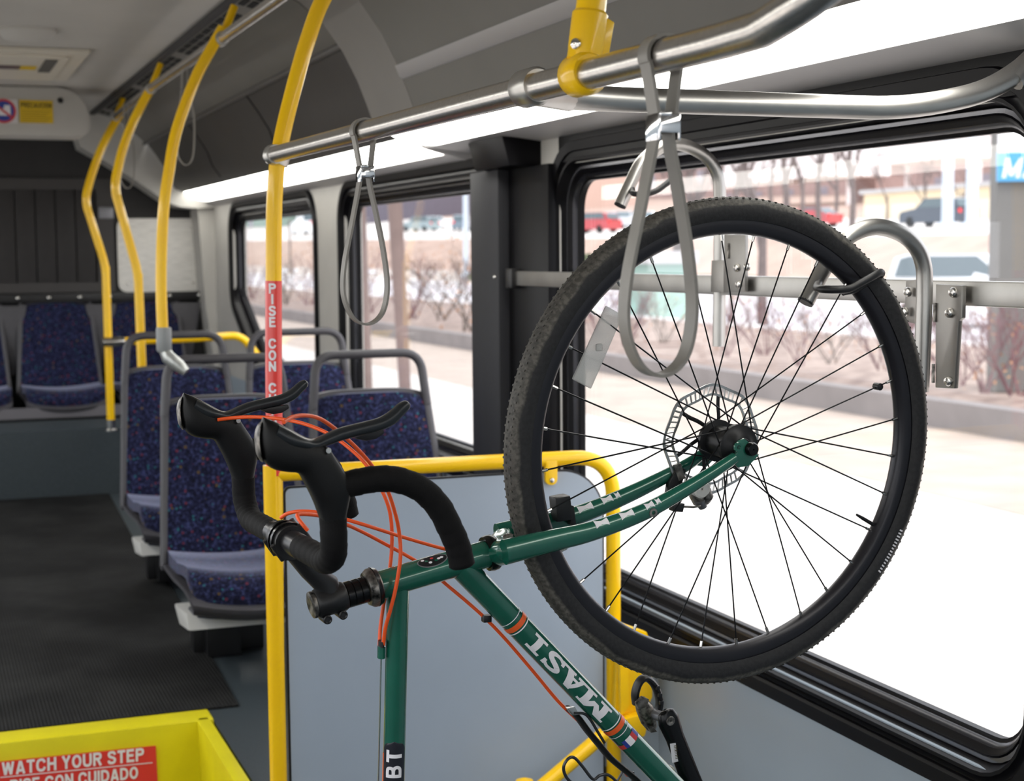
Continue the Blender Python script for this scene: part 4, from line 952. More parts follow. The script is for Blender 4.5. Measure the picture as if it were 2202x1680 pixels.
# ================================================================== BIKE RACK
mb_ = thing('rack_bar', (1.52, 2.9, 1.48), 'flat stainless bar across the bike window carrying the bike hooks', 'bar')
obj('bar', MB().bx((1.515, 1.2, 1.483), (1.535, 3.945, 1.522)), steel2, mb_, bevel=.003)
obj('end_socket', MB().bx((1.503, 3.94, 1.476), (1.545, 3.985, 1.529)), blackp, mb_, bevel=.003)
obj('socket_screw', MB().lathe((1.50, 4.06, 1.505), (-1, 0, 0), [(0, .006), (.004, .005), (.005, .001)], 12), bolt, mb_)
def bike_hook(label, tube, plate, flange, bolts, welds, rod):
    """hook in the transverse plane: bar -> up -> over -> tip, with a black coated retaining rod"""
    b = plate[0]; t = thing('bike_hook', (1.51, b[1], 1.503), label, 'hook', 'stainless bike hooks on the window bar')
    pts = spl(tube, 5); obj('hook_tube', MB().sweep(pts, .0128, 18), steel2, t)
    d = nz(pts[-1] - pts[-2]); obj('tip_plug', MB().sweep([pts[-1] - d * .001, pts[-1] + d * .003], [.0128, .0122], 18), rubber, t)
    obj('mounting_plate', MB().prism(plate, (.008, 0, 0)), steeld, t, bevel=.0015)
    obj('side_flange', MB().prism(flange, (.010, 0, 0)), steeld, t, bevel=.001)
    for q in bolts: obj('bolt', MB().lathe(q, (-1, -.15, 0), [(0, .0080), (.003, .0078), (.0065, .0055), (.0075, .001)], 14), bolt, t)
    for q in welds: obj('weld_bead', MB().sweep([q + np.array([0, 0, -.015]), q + np.array([0, 0, .015])], .0028, 8), silverw, t)
    obj('retaining_rod', MB().sweep(spl(rod, 6), .0058, 12), rubber, t)
    return t
steeld = mat('dark_satin_steel', (.34, .325, .305), .4, 1.0, .06, 14)
Hx = lambda L, X: [at(a, b, X=X) for a, b in L]
tube1 = [onp(a, b, -.06) for a, b in ((1980, 842), (1983, 770), (1986, 690), (1988, 620), (1986, 572), (1971, 533), (1937, 502), (1884, 488), (1835, 502), (1800, 533), (1768, 584), (1733, 648))]
bike_hook('near stainless bike hook holding the front wheel', tube1, Hx([(2011, 834), (2052, 836), (2061, 690), (2068, 684), (2069, 614), (2012, 611)], 1.500), Hx([(1944, 690), (1978, 700), (1980, 600), (1948, 604)], 1.505),
    Hx([(2051, 629), (2043, 673), (2041, 820), (1954, 628), (1947, 671)], 1.4995), Hx([(2010, 672), (2007, 803)], 1.499),
    [onp(1762, 606, -.06), onp(1757, 618, -.02), onp(1768, 622, .015), onp(1800, 623, .03), onp(1826, 621, .033), onp(1850, 609, .034), onp(1878, 594, .033), onp(1893, 586, .026), onp(1892, 592, .014), onp(1865, 606, .012), onp(1838, 622, .012), onp(1812, 628, .01)])
Hy = lambda L: [at(a, b, Y=2.80) for a, b in L]
tube2 = Hy([(1546, 745), (1547, 640), (1548, 500), (1548, 430), (1544, 380), (1522, 341), (1485, 317), (1446, 310), (1410, 323), (1378, 352), (1356, 394), (1334, 441)])
bike_hook('empty stainless bike hook partly hidden behind the near strap', tube2, Hx([(1556, 630), (1601, 628), (1602, 505), (1557, 504)], 1.500), Hx([(1528, 628), (1556, 630), (1556, 560), (1530, 560)], 1.505),
    Hx([(1586, 576), (1590, 612), (1608, 574)], 1.4995), Hx([(1566, 540)], 1.499),
    [at(1360, 408, Y=2.79), at(1362, 416, Y=2.76), at(1385, 417, Y=2.75), at(1410, 411, Y=2.75), at(1432, 396, Y=2.75), at(1462, 372, Y=2.75)])

# ================================================================== BICYCLE (hung by the front wheel, front end up)
SV = nz(onp(803, 1263) - onp(1052, 1190)); FV = np.cross(SV, WN)            # up the steerer, bike-forward
FV = FV if FV[2] > 0 else -FV
HT0, HT1 = onp(1050, 1190.5), onp(806, 1262)                                 # head tube lower and upper end
bike = thing('bicycle', (1.07, 1.93, -.04), 'dark green bicycle with orange cables hanging by its front wheel', 'bicycle')
def B(s_, f, o): return WC + s_ * SV + f * FV + o * WN
def px(pts, o=0.0):
    return [onp(a, b, (o[i] if isinstance(o, (list, tuple)) else o)) for i, (a, b) in enumerate(pts)]

# front wheel: an empty in the hub with the axle along local Z
ex = nz(np.cross([0, 0, 1.0], WN)); ey = np.cross(WN, ex)
RW = Matrix((tuple(ex), tuple(ey), tuple(WN))).transposed()
def wheel(name, centre, label=None):
    w = bpy.data.objects.new(name, None); COL.objects.link(w); w.parent = bike
    w.location = Vector(centre - WORLDLOC['bicycle']); w.rotation_euler = RW.to_euler(); WORLDLOC[name] = centre
    return w
def lath(prof, n=96): return MB().lathe((0, 0, 0), (0, 0, 1), prof, n)
fw = wheel('front_wheel', WC)
tp_ = [(-.0135, .3165), (-.0165, .322), (-.0185, .330), (-.0178, .338), (-.0140, .3440), (-.0085, .3472), (0, .3484), (.0085, .3472), (.0140, .3440), (.0178, .338), (.0185, .330), (.0165, .322), (.0135, .3165)]
tb = lath(tp_, 160)
R = random.Random(3)
for k in range(400):                              # tread knobs, three rows
    a = 2 * math.pi * k / 400
    for q, (z, r) in enumerate(((-.0095, .3468), (0, .3484), (.0095, .3468))):
        if (k + q) % 2: continue
        c = np.array([math.cos(a) * r, math.sin(a) * r, z]); u = np.array([math.cos(a), math.sin(a), 0]); v = np.array([-math.sin(a), math.cos(a), 0])
        tb.box(c - np.array([0, 0, 0]), (.0010, .0028, .0040), np.array([u, v, [0, 0, 1]]).T)
obj('tire', tb, tirerub, fw, local=True, sharp=50)
rimm = mat('matte_black_rim', '#222126', .32, .35)
obj('rim', lath([(-.0118, .3185), (-.0125, .312), (-.0118, .304), (-.0085, .2985), (-.003, .2962), (.003, .2962), (.0085, .2985), (.0118, .304), (.0125, .312), (.0118, .3185), (.009, .3185), (.009, .314), (-.009, .314), (-.009, .3185), (-.0118, .3185)], 128), rimm, fw, local=True, sharp=50)
hubm = mat('black_hub', '#18181a', .4, .4, .1, 60)
obj('hub_shell', lath([(-.041, .001), (-.041, .020), (-.033, .022), (-.0325, .0305), (-.026, .0305), (-.024, .0225), (.020, .0225), (.022, .0305), (.029, .0305), (.0305, .024), (.036, .018), (.038, .013), (.043, .011), (.043, .001)], 32), hubm, fw, local=True, sharp=40)
obj('axle_cap', lath([(.046, .009), (.062, .010), (.066, .008), (.066, .001)], 20), blackm, fw, local=True)
spm = mat('black_spoke', '#1b1b1d', .35, .6)
for k in range(32):
    side = 1 if k % 2 == 0 else -1; ar = 2 * math.pi * (k + .35) / 32; j = (k // 2) % 2
    ah = ar + (1 if j else -1) * math.radians(68); zf = .0255 if side > 0 else -.0290
    h = np.array([math.cos(ah) * .0275, math.sin(ah) * .0275, zf]); r = np.array([math.cos(ar) * .299, math.sin(ar) * .299, side * .002])
    obj('spoke', MB().sweep([h, h + (r - h) * .5, r], .00115, 6), spm, fw, local=True)
    u = nz(r - h); obj('nipple', MB().sweep([r - u * .011, r + u * .002], .0022, 8), bolt, fw, local=True)
# disc rotor on the far side: wavy ladder ring on curved arms
ro = MB(); n = 96; z = -.0445
def wav(r, a): return r + .0017 * math.cos(a * 8)
for ra, rb_ in ((.0755, .0795), (.0620, .0655)):
    A = np.linspace(0, 2*math.pi, n, endpoint=False)
    ro.grid([[(math.cos(a) * wav(rr, a), math.sin(a) * wav(rr, a), zz) for a in A] for rr, zz in ((ra, z-.0009), (rb_, z-.0009), (rb_, z+.0009), (ra, z+.0009), (ra, z-.0009))], closev=True)
for k in range(56):
    a0 = 2 * math.pi * k / 56; a1 = a0 + (.055 if (k // 7) % 2 else -.055)
    ro.sweep([(math.cos(a0) * wav(.0645, a0), math.sin(a0) * wav(.0645, a0), z), (math.cos(a1) * wav(.0765, a1), math.sin(a1) * wav(.0765, a1), z)], [(.0015, .0009)] * 2, 4)
rot = obj('disc_rotor', ro, mat('rotor_steel', (.58, .57, .55), .3, 1.0), fw, local=True)
for k in range(6):
    a = 2 * math.pi * k / 6 + .2
    obj('rotor_arm', MB().sweep(spl([(math.cos(a + d) * r, math.sin(a + d) * r, z) for r, d in ((.021, -.25), (.035, -.02), (.050, .12), (.0635, .16))], 4), [(.0030, .0010)] * 13, 6), mat('rotor_spider', '#2a2a2c', .4, .5), fw, local=True)
# spoke reflector
q0, q1 = onp(1322, 668, .004), onp(1250, 826, .004)
inv = np.array([ex, ey, WN])
def loc(p): return inv @ (np.array(p) - WC)
a, b = loc(q0), loc(q1); t_ = nz(b - a); s__ = np.array([-t_[1], t_[0], 0])
rfm = bpy.data.materials.new('clear_plastic_reflector'); rfm.use_nodes = True; bb_ = rfm.node_tree.nodes['Principled BSDF']
bb_.inputs['Base Color'].default_value = (.86, .86, .84, 1); bb_.inputs['Roughness'].default_value = .25; bb_.inputs['Alpha'].default_value = .62
nn = rfm.node_tree.nodes.new('ShaderNodeTexNoise'); nn.inputs['Scale'].default_value = 130; bpn = rfm.node_tree.nodes.new('ShaderNodeBump'); bpn.inputs['Strength'].default_value = .8; bpn.inputs['Distance'].default_value = .003
rfm.node_tree.links.new(nn.outputs['Fac'], bpn.inputs['Height']); rfm.node_tree.links.new(bpn.outputs['Normal'], bb_.inputs['Normal'])
W_ = .0155
P = [a - s__ * W_, a + s__ * W_ * .9, b + s__ * W_ * 1.05, b - s__ * W_]
rf = obj('spoke_reflector', MB().prism([p + np.array([0, 0, -.003]) for p in P], (0, 0, .005)).box((a + b) / 2 + np.array([0, 0, .003]), (.010, .010, .003)), rfm, fw, local=True, bevel=.002); rf['label'] = 'clear plastic spoke reflector'
p = loc(onp(1893, 863, .003)); am = math.atan2(p[1], p[0]); kk = min(range(32), key=lambda k: abs(((2 * math.pi * (k + .35) / 32 - am + math.pi) % (2 * math.pi)) - math.pi)); ar = 2 * math.pi * (kk + .35) / 32
sd_ = 1 if kk % 2 == 0 else -1; ah = ar + (1 if (kk // 2) % 2 else -1) * math.radians(68); p = np.array([math.cos(ah) * .0275, math.sin(ah) * .0275, .0255 if sd_ > 0 else -.029]) * .09 + np.array([math.cos(ar) * .299, math.sin(ar) * .299, sd_ * .002]) * .91
obj('spoke_magnet', MB().lathe(p, (0, 0, 1), [(-.006, .001), (-.006, .0055), (.006, .0055), (.007, .001)], 14), blackp, fw, local=True)
p, q = loc(onp(1877, 1128, 0)), loc(onp(1842, 1107, 0)); obj('valve', MB().sweep([p, p + (q - p) * .6, q], [.0030, .0028, .0018], 10), blackp, fw, local=True)
tx = MB()
pA, pB = loc(onp(1922, 1130, .016)), loc(onp(1880, 1225, .016))
aA, aB = math.atan2(pA[1], pA[0]), math.atan2(pB[1], pB[0]); R = random.Random(5)
for k in range(15):                               # worn, unreadable sidewall print
    a = aA + (aB - aA) * (k + .5) / 15; r = .3325
    tx.box((math.cos(a) * r, math.sin(a) * r, .0190), (R.uniform(.0035, .006), .0022, .0008), np.array(Matrix.Rotation(a, 3, 'Z')))
obj('sidewall_print', tx, white, fw, local=True)

# fork
nb = px([(1084, 1188), (1150, 1172), (1200, 1160), (1260, 1146), (1330, 1123), (1400, 1094), (1470, 1055), (1530, 1018), (1580, 985)], .055)
nb = spl(nb, 4); L = len(nb)
def frad(i, n): t = i / (n - 1); return (.0172 - .0092 * t, .0130 - .0056 * t)
fk = obj('fork_blade', MB().sweep(nb, [frad(i, L) for i in range(L)], 18, up=WN), green, bike)
fb = px([(1070, 1152), (1110, 1141), (1160, 1130), (1230, 1112), (1300, 1086), (1370, 1055), (1430, 1025), (1480, 998), (1506, 980)], -.055)
fb = spl(fb, 4); L2 = len(fb)
fk2 = obj('fork_blade', MB().sweep(fb, [frad(i, L2) for i in range(L2)], 18, up=WN), green, bike)
cr0 = HT0 - SV * .008
cpath = spl([fb[0] - SV * .012, HT0 - SV * .014 - FV * .001, nb[0] - SV * .013], 8)
cw_ = [np.interp(t, [0, .12, .5, .88, 1], [.010, .0145, .0195, .0155, .010]) for t in np.linspace(0, 1, len(cpath))]
obj('fork_crown', MB().sweep(cpath, cw_, 18), green, bike)
obj('crown_bolt', MB().lathe(cr0 - SV * .016 + FV * .019 + WN * .02, FV, [(0, .007), (.004, .007), (.006, .004), (.006, .001)], 12), silverw, bike)
for o_, pts, nm in ((.058, ((1572, 990), (1590, 968), (1588, 950), (1601, 943), (1612, 952), (1606, 968), (1634, 978), (1610, 1003), (1588, 1006)), 'dropout'), (-.058, ((1490, 1000), (1506, 970), (1524, 950), (1545, 948), (1548, 975), (1520, 1005)), 'dropout')):
    P = px(pts, o_); obj(nm, MB().prism(P, WN * -.006), green, bike, bevel=.0015)
e_ = px([(1588, 962)], .0585)[0]; obj('eyelet', MB().lathe(e_, WN, [(-.002, .007), (.001, .0065), (.001, .003), (-.004, .003)], 16), green, bike)
e_ = px([(1403, 1102)], .0625)[0]; obj('rack_boss', MB().lathe(e_, WN, [(-.004, .0065), (.003, .006), (.0035, .003), (-.001, .0028), (-.001, .0005)], 16), silverw, bike)
# white blade marks
def patch(cent, rads, i0, span, w0, w1):
    """bow-tie mark lying on the front edge of a blade"""
    mb = MB(); rows = []
    for s_ in np.linspace(0, 1, 7):
        f = i0 + span * s_; k = int(f); c = cent[k] + (cent[min(k+1, len(cent)-1)] - cent[k]) * (f - k); T = nz(cent[min(k+1, len(cent)-1)] - cent[max(k-1, 0)]); ra, rb2 = frad(f, len(cent))
        Wf = nz(np.cross(WN, T)); Wf = Wf if Wf.dot(FV) > 0 else -Wf; hw = w0 + (w1 - w0) * abs(2 * s_ - 1) ** 1.5
        rows.append([c + (Wf * math.cos(a) * ra + WN * math.sin(a) * rb2) * 1.02 for a in np.linspace(.75 - hw, .75 + hw, 6)])
    return mb.grid(rows)
for cent, par, L_ in ((nb, fk, ((13.0, 1.6), (16.1, 1.6), (19.2, 1.0), (20.5, .5))), (fb, fk2, ((9.6, 1.2), (12.6, 1.8), (15.6, 1.2), (17.2, .5)))):
    for i0, sp in L_:
        m_ = obj('white_mark', patch(cent, None, i0, sp, .22, .5), white, par)
# brake caliper between the blades
cp = px([(1515, 1065)], -.03)[0]
cal_ = bpy.data.objects.new('brake_caliper', None); COL.objects.link(cal_); cal_.parent = bike; WORLDLOC['brake_caliper'] = cp; cal_.location = Vector(cp - WORLDLOC['bicycle'])
c0_, c1_ = px([(1500, 1048), (1515, 1082)], -.028)
obj('caliper_body', MB().sweep([c0_, c0_ + (c1_ - c0_) * .35, c0_ + (c1_ - c0_) * .8, c1_], [.012, .017, .016, .010], 14), silverw, cal_)
obj('adjuster_dial', MB().lathe(px([(1509, 1052)], -.014)[0], WN, [(-.012, .013), (.001, .0135), (.003, .011), (.003, .003), (.001, .001)], 24), mat('pale_dial', '#d9d6d0', .4), cal_)
obj('adjuster_barrel', MB().sweep(px([(1505, 1076), (1512, 1092)], -.02), [.009, .006], 12), mat('grey_metal', '#77777a', .4, .6), cal_)
obj('mount_bracket', MB().prism(px([(1432, 1036), (1452, 1000), (1468, 1008), (1462, 1030), (1452, 1060), (1428, 1062)], -.05), WN * .010), blackp, cal_, bevel=.0015)
obj('pad_vane', MB().prism(px([(1446, 1000), (1462, 996), (1472, 1028), (1458, 1034)], -.0425), WN * .003), silverw, cal_)
obj('actuator_arm', MB().sweep(px([(1452, 1085), (1470, 1090), (1492, 1091), (1506, 1088)], -.012), .0016, 8), silverw, cal_)
obj('cable_clamp', MB().prism(px([(1437, 1083), (1462, 1080), (1458, 1098), (1438, 1097)], -.02), WN * .014), blackp, cal_, bevel=.001)
# speed sensor strapped to the far blade
P = px([(1179, 1066), (1212, 1060), (1218, 1112), (1184, 1118)], -.052)
obj('speed_sensor', MB().prism(P, WN * .022), blackp, bike, bevel=.003)
P = px([(1208, 1080), (1222, 1084), (1227, 1124), (1217, 1126)], -.05); obj('sensor_strap', MB().prism(P, WN * .018), rubber, bike, bevel=.001)

# head tube, headset, spacers, stem
hl = np.linalg.norm(HT1 - HT0)
obj('head_tube', MB().sweep([HT0, HT0 + SV * .012, HT1 - SV * .012, HT1], [.0192, .0185, .0185, .0192], 28), green, bike)
obj('headset_cup', MB().lathe(HT0, -SV, [(-.004, .0195), (-.004, .0232), (.002, .0245), (.008, .0240), (.012, .0215), (.012, .010)], 30), blackm, bike)
hs_ = obj('headset_cup', MB().lathe(HT1, SV, [(-.005, .0195), (-.005, .0235), (.002, .0255), (.006, .0255), (.012, .0215), (.012, .010)], 30), silverw, bike); hs_['label'] = 'worn headset cup with silver patches'
obj('headset_ring', MB().lathe(HT1, SV, [(-.0035, .0245), (.001, .0262), (.003, .0250)], 30), blackm, bike)
for k in range(3): obj('stem_spacer', MB().lathe(HT1 + SV * (.0125 + .0095 * k), SV, [(0, .0165), (.0005, .0172), (.0087, .0172), (.0092, .0165)], 24), blackm, bike)
st0 = HT1 + SV * .0415; st1 = st0 + SV * .040
obj('stem_clamp', MB().lathe(st0, SV, [(0, .014), (0, .0178), (.003, .0192), (.036, .0192), (.040, .0175), (.040, .001)], 26), blackp, bike)
tc_ = obj('top_cap', MB().lathe(st1, SV, [(0, .0165), (.003, .0178), (.006, .0172), (.0075, .013), (.006, .006), (.006, .001)], 26), silverw, bike); tc_['label'] = 'worn silver top cap'
bar_c = B(.654, .0345, 0)
mid = (st0 + st1) / 2
obj('stem', MB().sweep([mid + FV * .004, mid + FV * .02, mid + (bar_c - mid) * .5, bar_c - nz(bar_c - mid) * .012], [(.0175, .0155), (.0155, .0145), (.0125, .014), (.0150, .0195)], 18, up=WN), blackp, bike)
for s2 in (.25, .78):
    c = st0 + SV * .04 * s2 - FV * .021; obj('clamp_bolt', MB().sweep([c - WN * .012, c + WN * .012], .0060, 14).lathe(c + WN * .012, WN, [(0, .006), (.001, .0045), (-.001, .002), (-.001, .0005)], 12), blackp, bike)
fd = nz(bar_c - mid)
cl = MB().sweep([bar_c - WN * .022, bar_c + WN * .022], .0215, 24)
obj('face_plate', cl, blackp, bike)
for o_ in (-.017, .017):
    for s2 in (-1, 1):
        e2 = np.cross(fd, WN); c = bar_c + e2 * s2 * .0195 + WN * o_; obj('face_bolt', MB().sweep([c - fd * .012, c + fd * .012], .0048, 10), blackp, bike)
# wound cable clip on the stem clamp
obj('clamp_rib', MB().sweep([bar_c - WN * .006, bar_c - WN * .002], .0245, 20).sweep([bar_c + WN * .006, bar_c + WN * .012], .0245, 20), blackm, bike)

def H(s_, f, o): return B(s_, f - .0085 * (1 - o / .2), o)
# handlebar: traced once on the near side, mirrored for the far side
def sf(pts): # pixel outline on the near drop plane -> (s, f)
    out = []
    for a, b in pts:
        q = onp(a, b, .2) - WC; out.append((q.dot(SV), q.dot(FV)))
    return out
ramp = sf([(718, 1165), (716, 1115), (715, 1065)]); dstart = sf([(728, 1048)]); drop = sf([(762, 1038), (805, 1030), (850, 1031), (900, 1050), (938, 1088), (962, 1135), (978, 1175), (986, 1216)])
hb = MB()
for sg in (1, -1):
    cen = [H(.654, .043, .02 * sg), H(.654, .043, .06 * sg)]
    hb.sweep([H(.654, .043, 0), H(.654, .043, .10 * sg)], [.0158, .0150], 20)
obj('handlebar', hb, mat('satin_black_bar', '#1c1c1f', .35, .3), bike)
for sg in (1, -1):
    path = [H(.654, .043, .062 * sg), H(.654, .043, .10 * sg), H(.654, .043, .14 * sg), H(.655, .0445, .168 * sg), H(.653, .054, .190 * sg)] + [H(s_, f, .2 * sg) for s_, f in ramp]
    pt = spl(path, 9); rr = [.0154 + .0007 * (((i * 1.0) % 5) / 5) for i in range(len(pt))]
    obj('bar_tape', MB().sweep(pt, rr, 18), tape, bike, sharp=60)
    path = [H(s_, f, (.2 + .012 * i / len(drop)) * sg) for i, (s_, f) in enumerate(dstart + drop)]
    pt = spl(path, 9); rr = [.0150 + .0008 * ((i % 6) / 6) for i in range(len(pt))]; rr[-1] = .0125
    obj('bar_tape', MB().sweep(pt, rr, 18), tape, bike, sharp=60)
    # brake hood, lever blade and shift paddle
    def loft(U, L, b, o_=.2):
        U = sf(U); L = sf(L); P = []
        Us, Ls = spl([np.array([*u, w]) for u, w in zip(U, b)], 3), spl([np.array([*l, 0]) for l in L], 3)
        for (us, uf, w), (ls, lf, _) in zip(Us, Ls):
            c = H((us + ls) / 2, (uf + lf) / 2, o_ * sg); h = H(us, uf, o_ * sg) - c; ring = []
            for k in range(20):
                a = 2 * math.pi * k / 20; ca, sa = math.cos(a), math.sin(a); e = .75
                ring.append(c + h * math.copysign(abs(ca) ** e, ca) + WN * sg * w * math.copysign(abs(sa) ** e, sa))
            P.append(ring)
        m = MB().grid(P, closev=True); m.f += [tuple(range(20)), tuple((len(P) - 1) * 20 + k for k in range(20))]
        return m
    obj('brake_hood', loft([(566, 897), (574, 900), (592, 907), (614, 918), (640, 932), (664, 945), (688, 954), (705, 963), (720, 985), (737, 1012), (752, 1046), (741, 1112)],
        [(561, 912), (557, 940), (561, 974), (571, 997), (590, 1010), (615, 1015), (641, 1018), (655, 1040), (666, 1060), (676, 1082), (682, 1098), (690, 1120)],
        [.003, .009, .0130, .0150, .0162, .0168, .0170, .0172, .0176, .0178, .0172, .0156]), hoodm, bike, sharp=60)
    nc = obj('name_cap', loft([(563, 906), (559, 915), (556, 935), (556, 955), (559, 975), (565, 990)], [(560, 910), (554, 920), (550, 938), (551, 958), (555, 980), (562, 993)], [.003, .007, .009, .010, .010, .006]), silverw, bike); nc['label'] = 'worn silver hood cap'
    obj('brake_lever', loft([(596, 911), (622, 924), (650, 939), (675, 945), (700, 934), (730, 921), (777, 909), (815, 899), (840, 884), (858, 868), (872, 862), (880, 867)],
        [(584, 938), (612, 958), (640, 964), (668, 968), (700, 959), (735, 947), (780, 935), (815, 926), (845, 913), (865, 893), (878, 880), (881, 872)],
        [.0150, .0174, .0178, .0135, .0100, .0090, .0088, .0086, .0082, .0076, .006, .003]), leverm, bike, sharp=50)
    pd = [H(s_, f, .2 * sg) for s_, f in sf([(757, 938), (790, 930), (828, 924), (830, 934), (812, 946), (790, 950), (772, 946)])]
    obj('shift_paddle', MB().prism([c - WN * (.004 + .006 * sg) for c in pd], WN * .006), blackp, bike, bevel=.002)
    pv = sf([(697, 966)])[0]; obj('pivot_pin', MB().sweep([H(*pv, .2 * sg - .017), H(*pv, .2 * sg + .017)], .0032, 10), bolt, bike)

# frame tubes
def tubeto(a, b, ext):  return a, b + nz(b - a) * ext
TT0, TT1 = onp(856, 1262), onp(846, 1690); DT0, DT1 = onp(990, 1216), onp(1440, 1683)
BB = onp(1500, 1746); ttd = nz(TT1 - TT0); dtd = nz(BB - DT0)
STT = TT0 + ttd * .56
obj('top_tube', MB().sweep([TT0, TT0 + ttd * .05, STT], [.0150, .0145, .0145], 26), green, bike)
obj('down_tube', MB().sweep([DT0, DT0 + dtd * .06, BB], [.0178, .0172, .0172], 26), green, bike)
obj('seat_tube', MB().sweep([BB, STT + nz(STT - BB) * .04], .0145, 20), green, bike)
obj('bottom_bracket_shell', MB().sweep([BB - WN * .034, BB + WN * .034], .020, 24), green, bike)
RWC = WC - FV * 1.01 - SV * .02; RWC[2] = .300
for o_ in (-.055, .055):
    obj('chain_stay', MB().sweep([BB + WN * o_ * .5, BB + (RWC - BB) * .5 + WN * o_ * .9, RWC + WN * o_], [.011, .009, .008], 12), green, bike)
    obj('seat_stay', MB().sweep([STT + WN * o_ * .4, RWC + WN * o_], .007, 12), green, bike)
rw = wheel('rear_wheel', RWC)
for c in [c for c in fw.children if c.name.split('.')[0] in ('tire', 'rim', 'hub_shell', 'spoke', 'nipple')]:
    d = c.copy(); COL.objects.link(d); d.parent = rw
SD = STT + nz(STT - BB) * .16
obj('seatpost', MB().sweep([STT, SD], .0136, 16), blackm, bike)
obj('saddle', MB().sweep(spl([SD - FV * .13 + SV * .012, SD - FV * .06 + SV * .012, SD + FV * .04 + SV * .006, SD + FV * .14], 4), [(.018, .062)] * 5 + [(.02, .05)] * 4 + [(.016, .022)] * 4, 16, up=WN), blackp, bike)

# decals -------------------------------------------------------------------
Uw = nz(np.cross(dtd, WN)); vc = CAM - (DT0 + DT1) / 2; Wt = nz(vc - dtd * vc.dot(dtd)); Ut = nz(np.cross(Wt, dtd))   # Wt faces the viewer, Ut across the tube
def along(p, d, a0): return (onp(*p) - a0).dot(d)
RT = .0174
def ringband(s0, s1, m, name, r=RT, a0=-1.5, a1=1.5):
    xy, fc = gridrect(s0, s1, a0 * r, a1 * r, 2, 24); mb = MB(); wrap(mb, xy, fc, DT0, dtd, Ut, Wt, r, .0005); return obj(name, mb, m, DTO)
DTO = [c for c in bike.children if c.name.startswith('down_tube')][0]
b1, b2 = along((1098, 1345), dtd, DT0), along((1304, 1573), dtd, DT0)
for bc, sg in ((b1, 1), (b2, -1)):
    ringband(bc - .0042, bc + .0042, orangep, 'orange_band'); ringband(bc + sg * .0075 - .0009, bc + sg * .0075 + .0009, white, 'white_line'); ringband(bc - sg * .011 - .0006, bc - sg * .011 + .0006, white, 'white_line')
# slab-serif name, read from the bottom bracket up: letters as strokes on the tube
def strokes(parts):
    xy, fc = [], []
    for p in parts:
        p = np.array(p, float); nseg = 8
        for i in range(nseg):
            t0, t1 = i / nseg, (i + 1) / nseg; o = len(xy)
            A0 = p[0] + (p[3] - p[0]) * t0; A1 = p[1] + (p[2] - p[1]) * t0; B0 = p[0] + (p[3] - p[0]) * t1; B1 = p[1] + (p[2] - p[1]) * t1
            xy += [A0, A1, B1, B0]; fc.append((o, o+1, o+2, o+3))
    return xy, fc
def bxs(x0, y0, x1, y1): return [(x0, y0), (x1, y0), (x1, y1), (x0, y1)]
GL = {'I': [bxs(.36, 0, .64, 1), bxs(.16, 0, .84, .17), bxs(.16, .83, .84, 1)],
      'M': [bxs(.10, 0, .30, 1), bxs(.72, 0, .92, 1), [(.10, 1), (.34, 1), (.60, .36), (.42, .36)], [(.42, .36), (.60, .36), (.92, 1), (.68, 1)], bxs(0, 0, .42, .15), bxs(.60, 0, 1.02, .15), bxs(0, .86, .28, 1), bxs(.74, .86, 1.02, 1)],
      'A': [[(.10, 0), (.26, 0), (.56, 1), (.42, 1)], [(.62, 0), (.88, 0), (.62, 1), (.38, 1)], bxs(.28, .28, .72, .42), bxs(0, 0, .40, .15), bxs(.52, 0, 1.0, .15)]}
cS = [(.78, .82), (.62, .92), (.42, .92), (.26, .82), (.24, .68), (.38, .56), (.62, .45), (.76, .32), (.72, .16), (.56, .07), (.36, .08), (.20, .20)]
cs = spl([np.array([x, y, 0]) for x, y in cS], 4); Sp = []
for i in range(len(cs) - 1):
    n0 = nz(np.cross([0, 0, 1], cs[min(i+1, len(cs)-1)] - cs[max(i-1, 0)]))[:2]; n1 = nz(np.cross([0, 0, 1], cs[min(i+2, len(cs)-1)] - cs[i]))[:2]
    w0, w1 = [.075 + .05 * math.sin(math.pi * k / (len(cs) - 1)) for k in (i, i + 1)]
    Sp.append([cs[i][:2] - n0 * w0, cs[i][:2] + n0 * w0, cs[i+1][:2] + n1 * w1, cs[i+1][:2] - n1 * w1])
GL['S'] = Sp + [bxs(.74, .66, .88, 1.0), bxs(.12, 0, .26, .34)]
rd = -dtd; Lh = .0240; up_ = Ut if Ut.dot(np.array([M[0,0], M[1,0], M[2,0]])) < 0 else -Ut
for ch, p0_, p1_ in (('M', (1300, 1543), (1236, 1472)), ('A', (1250, 1487), (1192, 1424)), ('S', (1208, 1441), (1158, 1387)), ('I', (1170, 1402), (1124, 1352))):
    xy, fc = strokes(GL[ch]); s0, s1 = along(p0_, dtd, DT0), along(p1_, dtd, DT0); w = (s0 - s1) * .80; s0 -= (s0 - s1) * .10
    mb = MB(); V = []
    for iv, (x, y) in enumerate(xy):
        a = (y - .5) * Lh / RT; V.append(DT0 + dtd * (s0 - x * w) + (up_ * math.sin(a) + Wt * math.cos(a)) * (RT + .0006 + (iv // 32 % 6) * 5e-5))
    mb.add(V, fc); obj('letter', mb, white, DTO)
f0 = along((1328, 1600), dtd, DT0)
for k, (m, y0, y1) in enumerate(((redp, -.021, -.010), (blue, -.010, -.004), (white, -.004, .006), (redp, .006, .013), (blue, .013, .019))):
    xy, fc = gridrect(f0 - .006 + (.006 if k == 0 else 0), f0 + .008, y0 * -up_.dot(Ut) if 0 else y0, y1, 2, 8); mb = MB(); wrap(mb, xy, fc, DT0, dtd, -up_, Wt, RT, .0006); obj('flag_stripe', mb, m, DTO)
TTO = [c for c in bike.children if c.name.startswith('top_tube')][0]
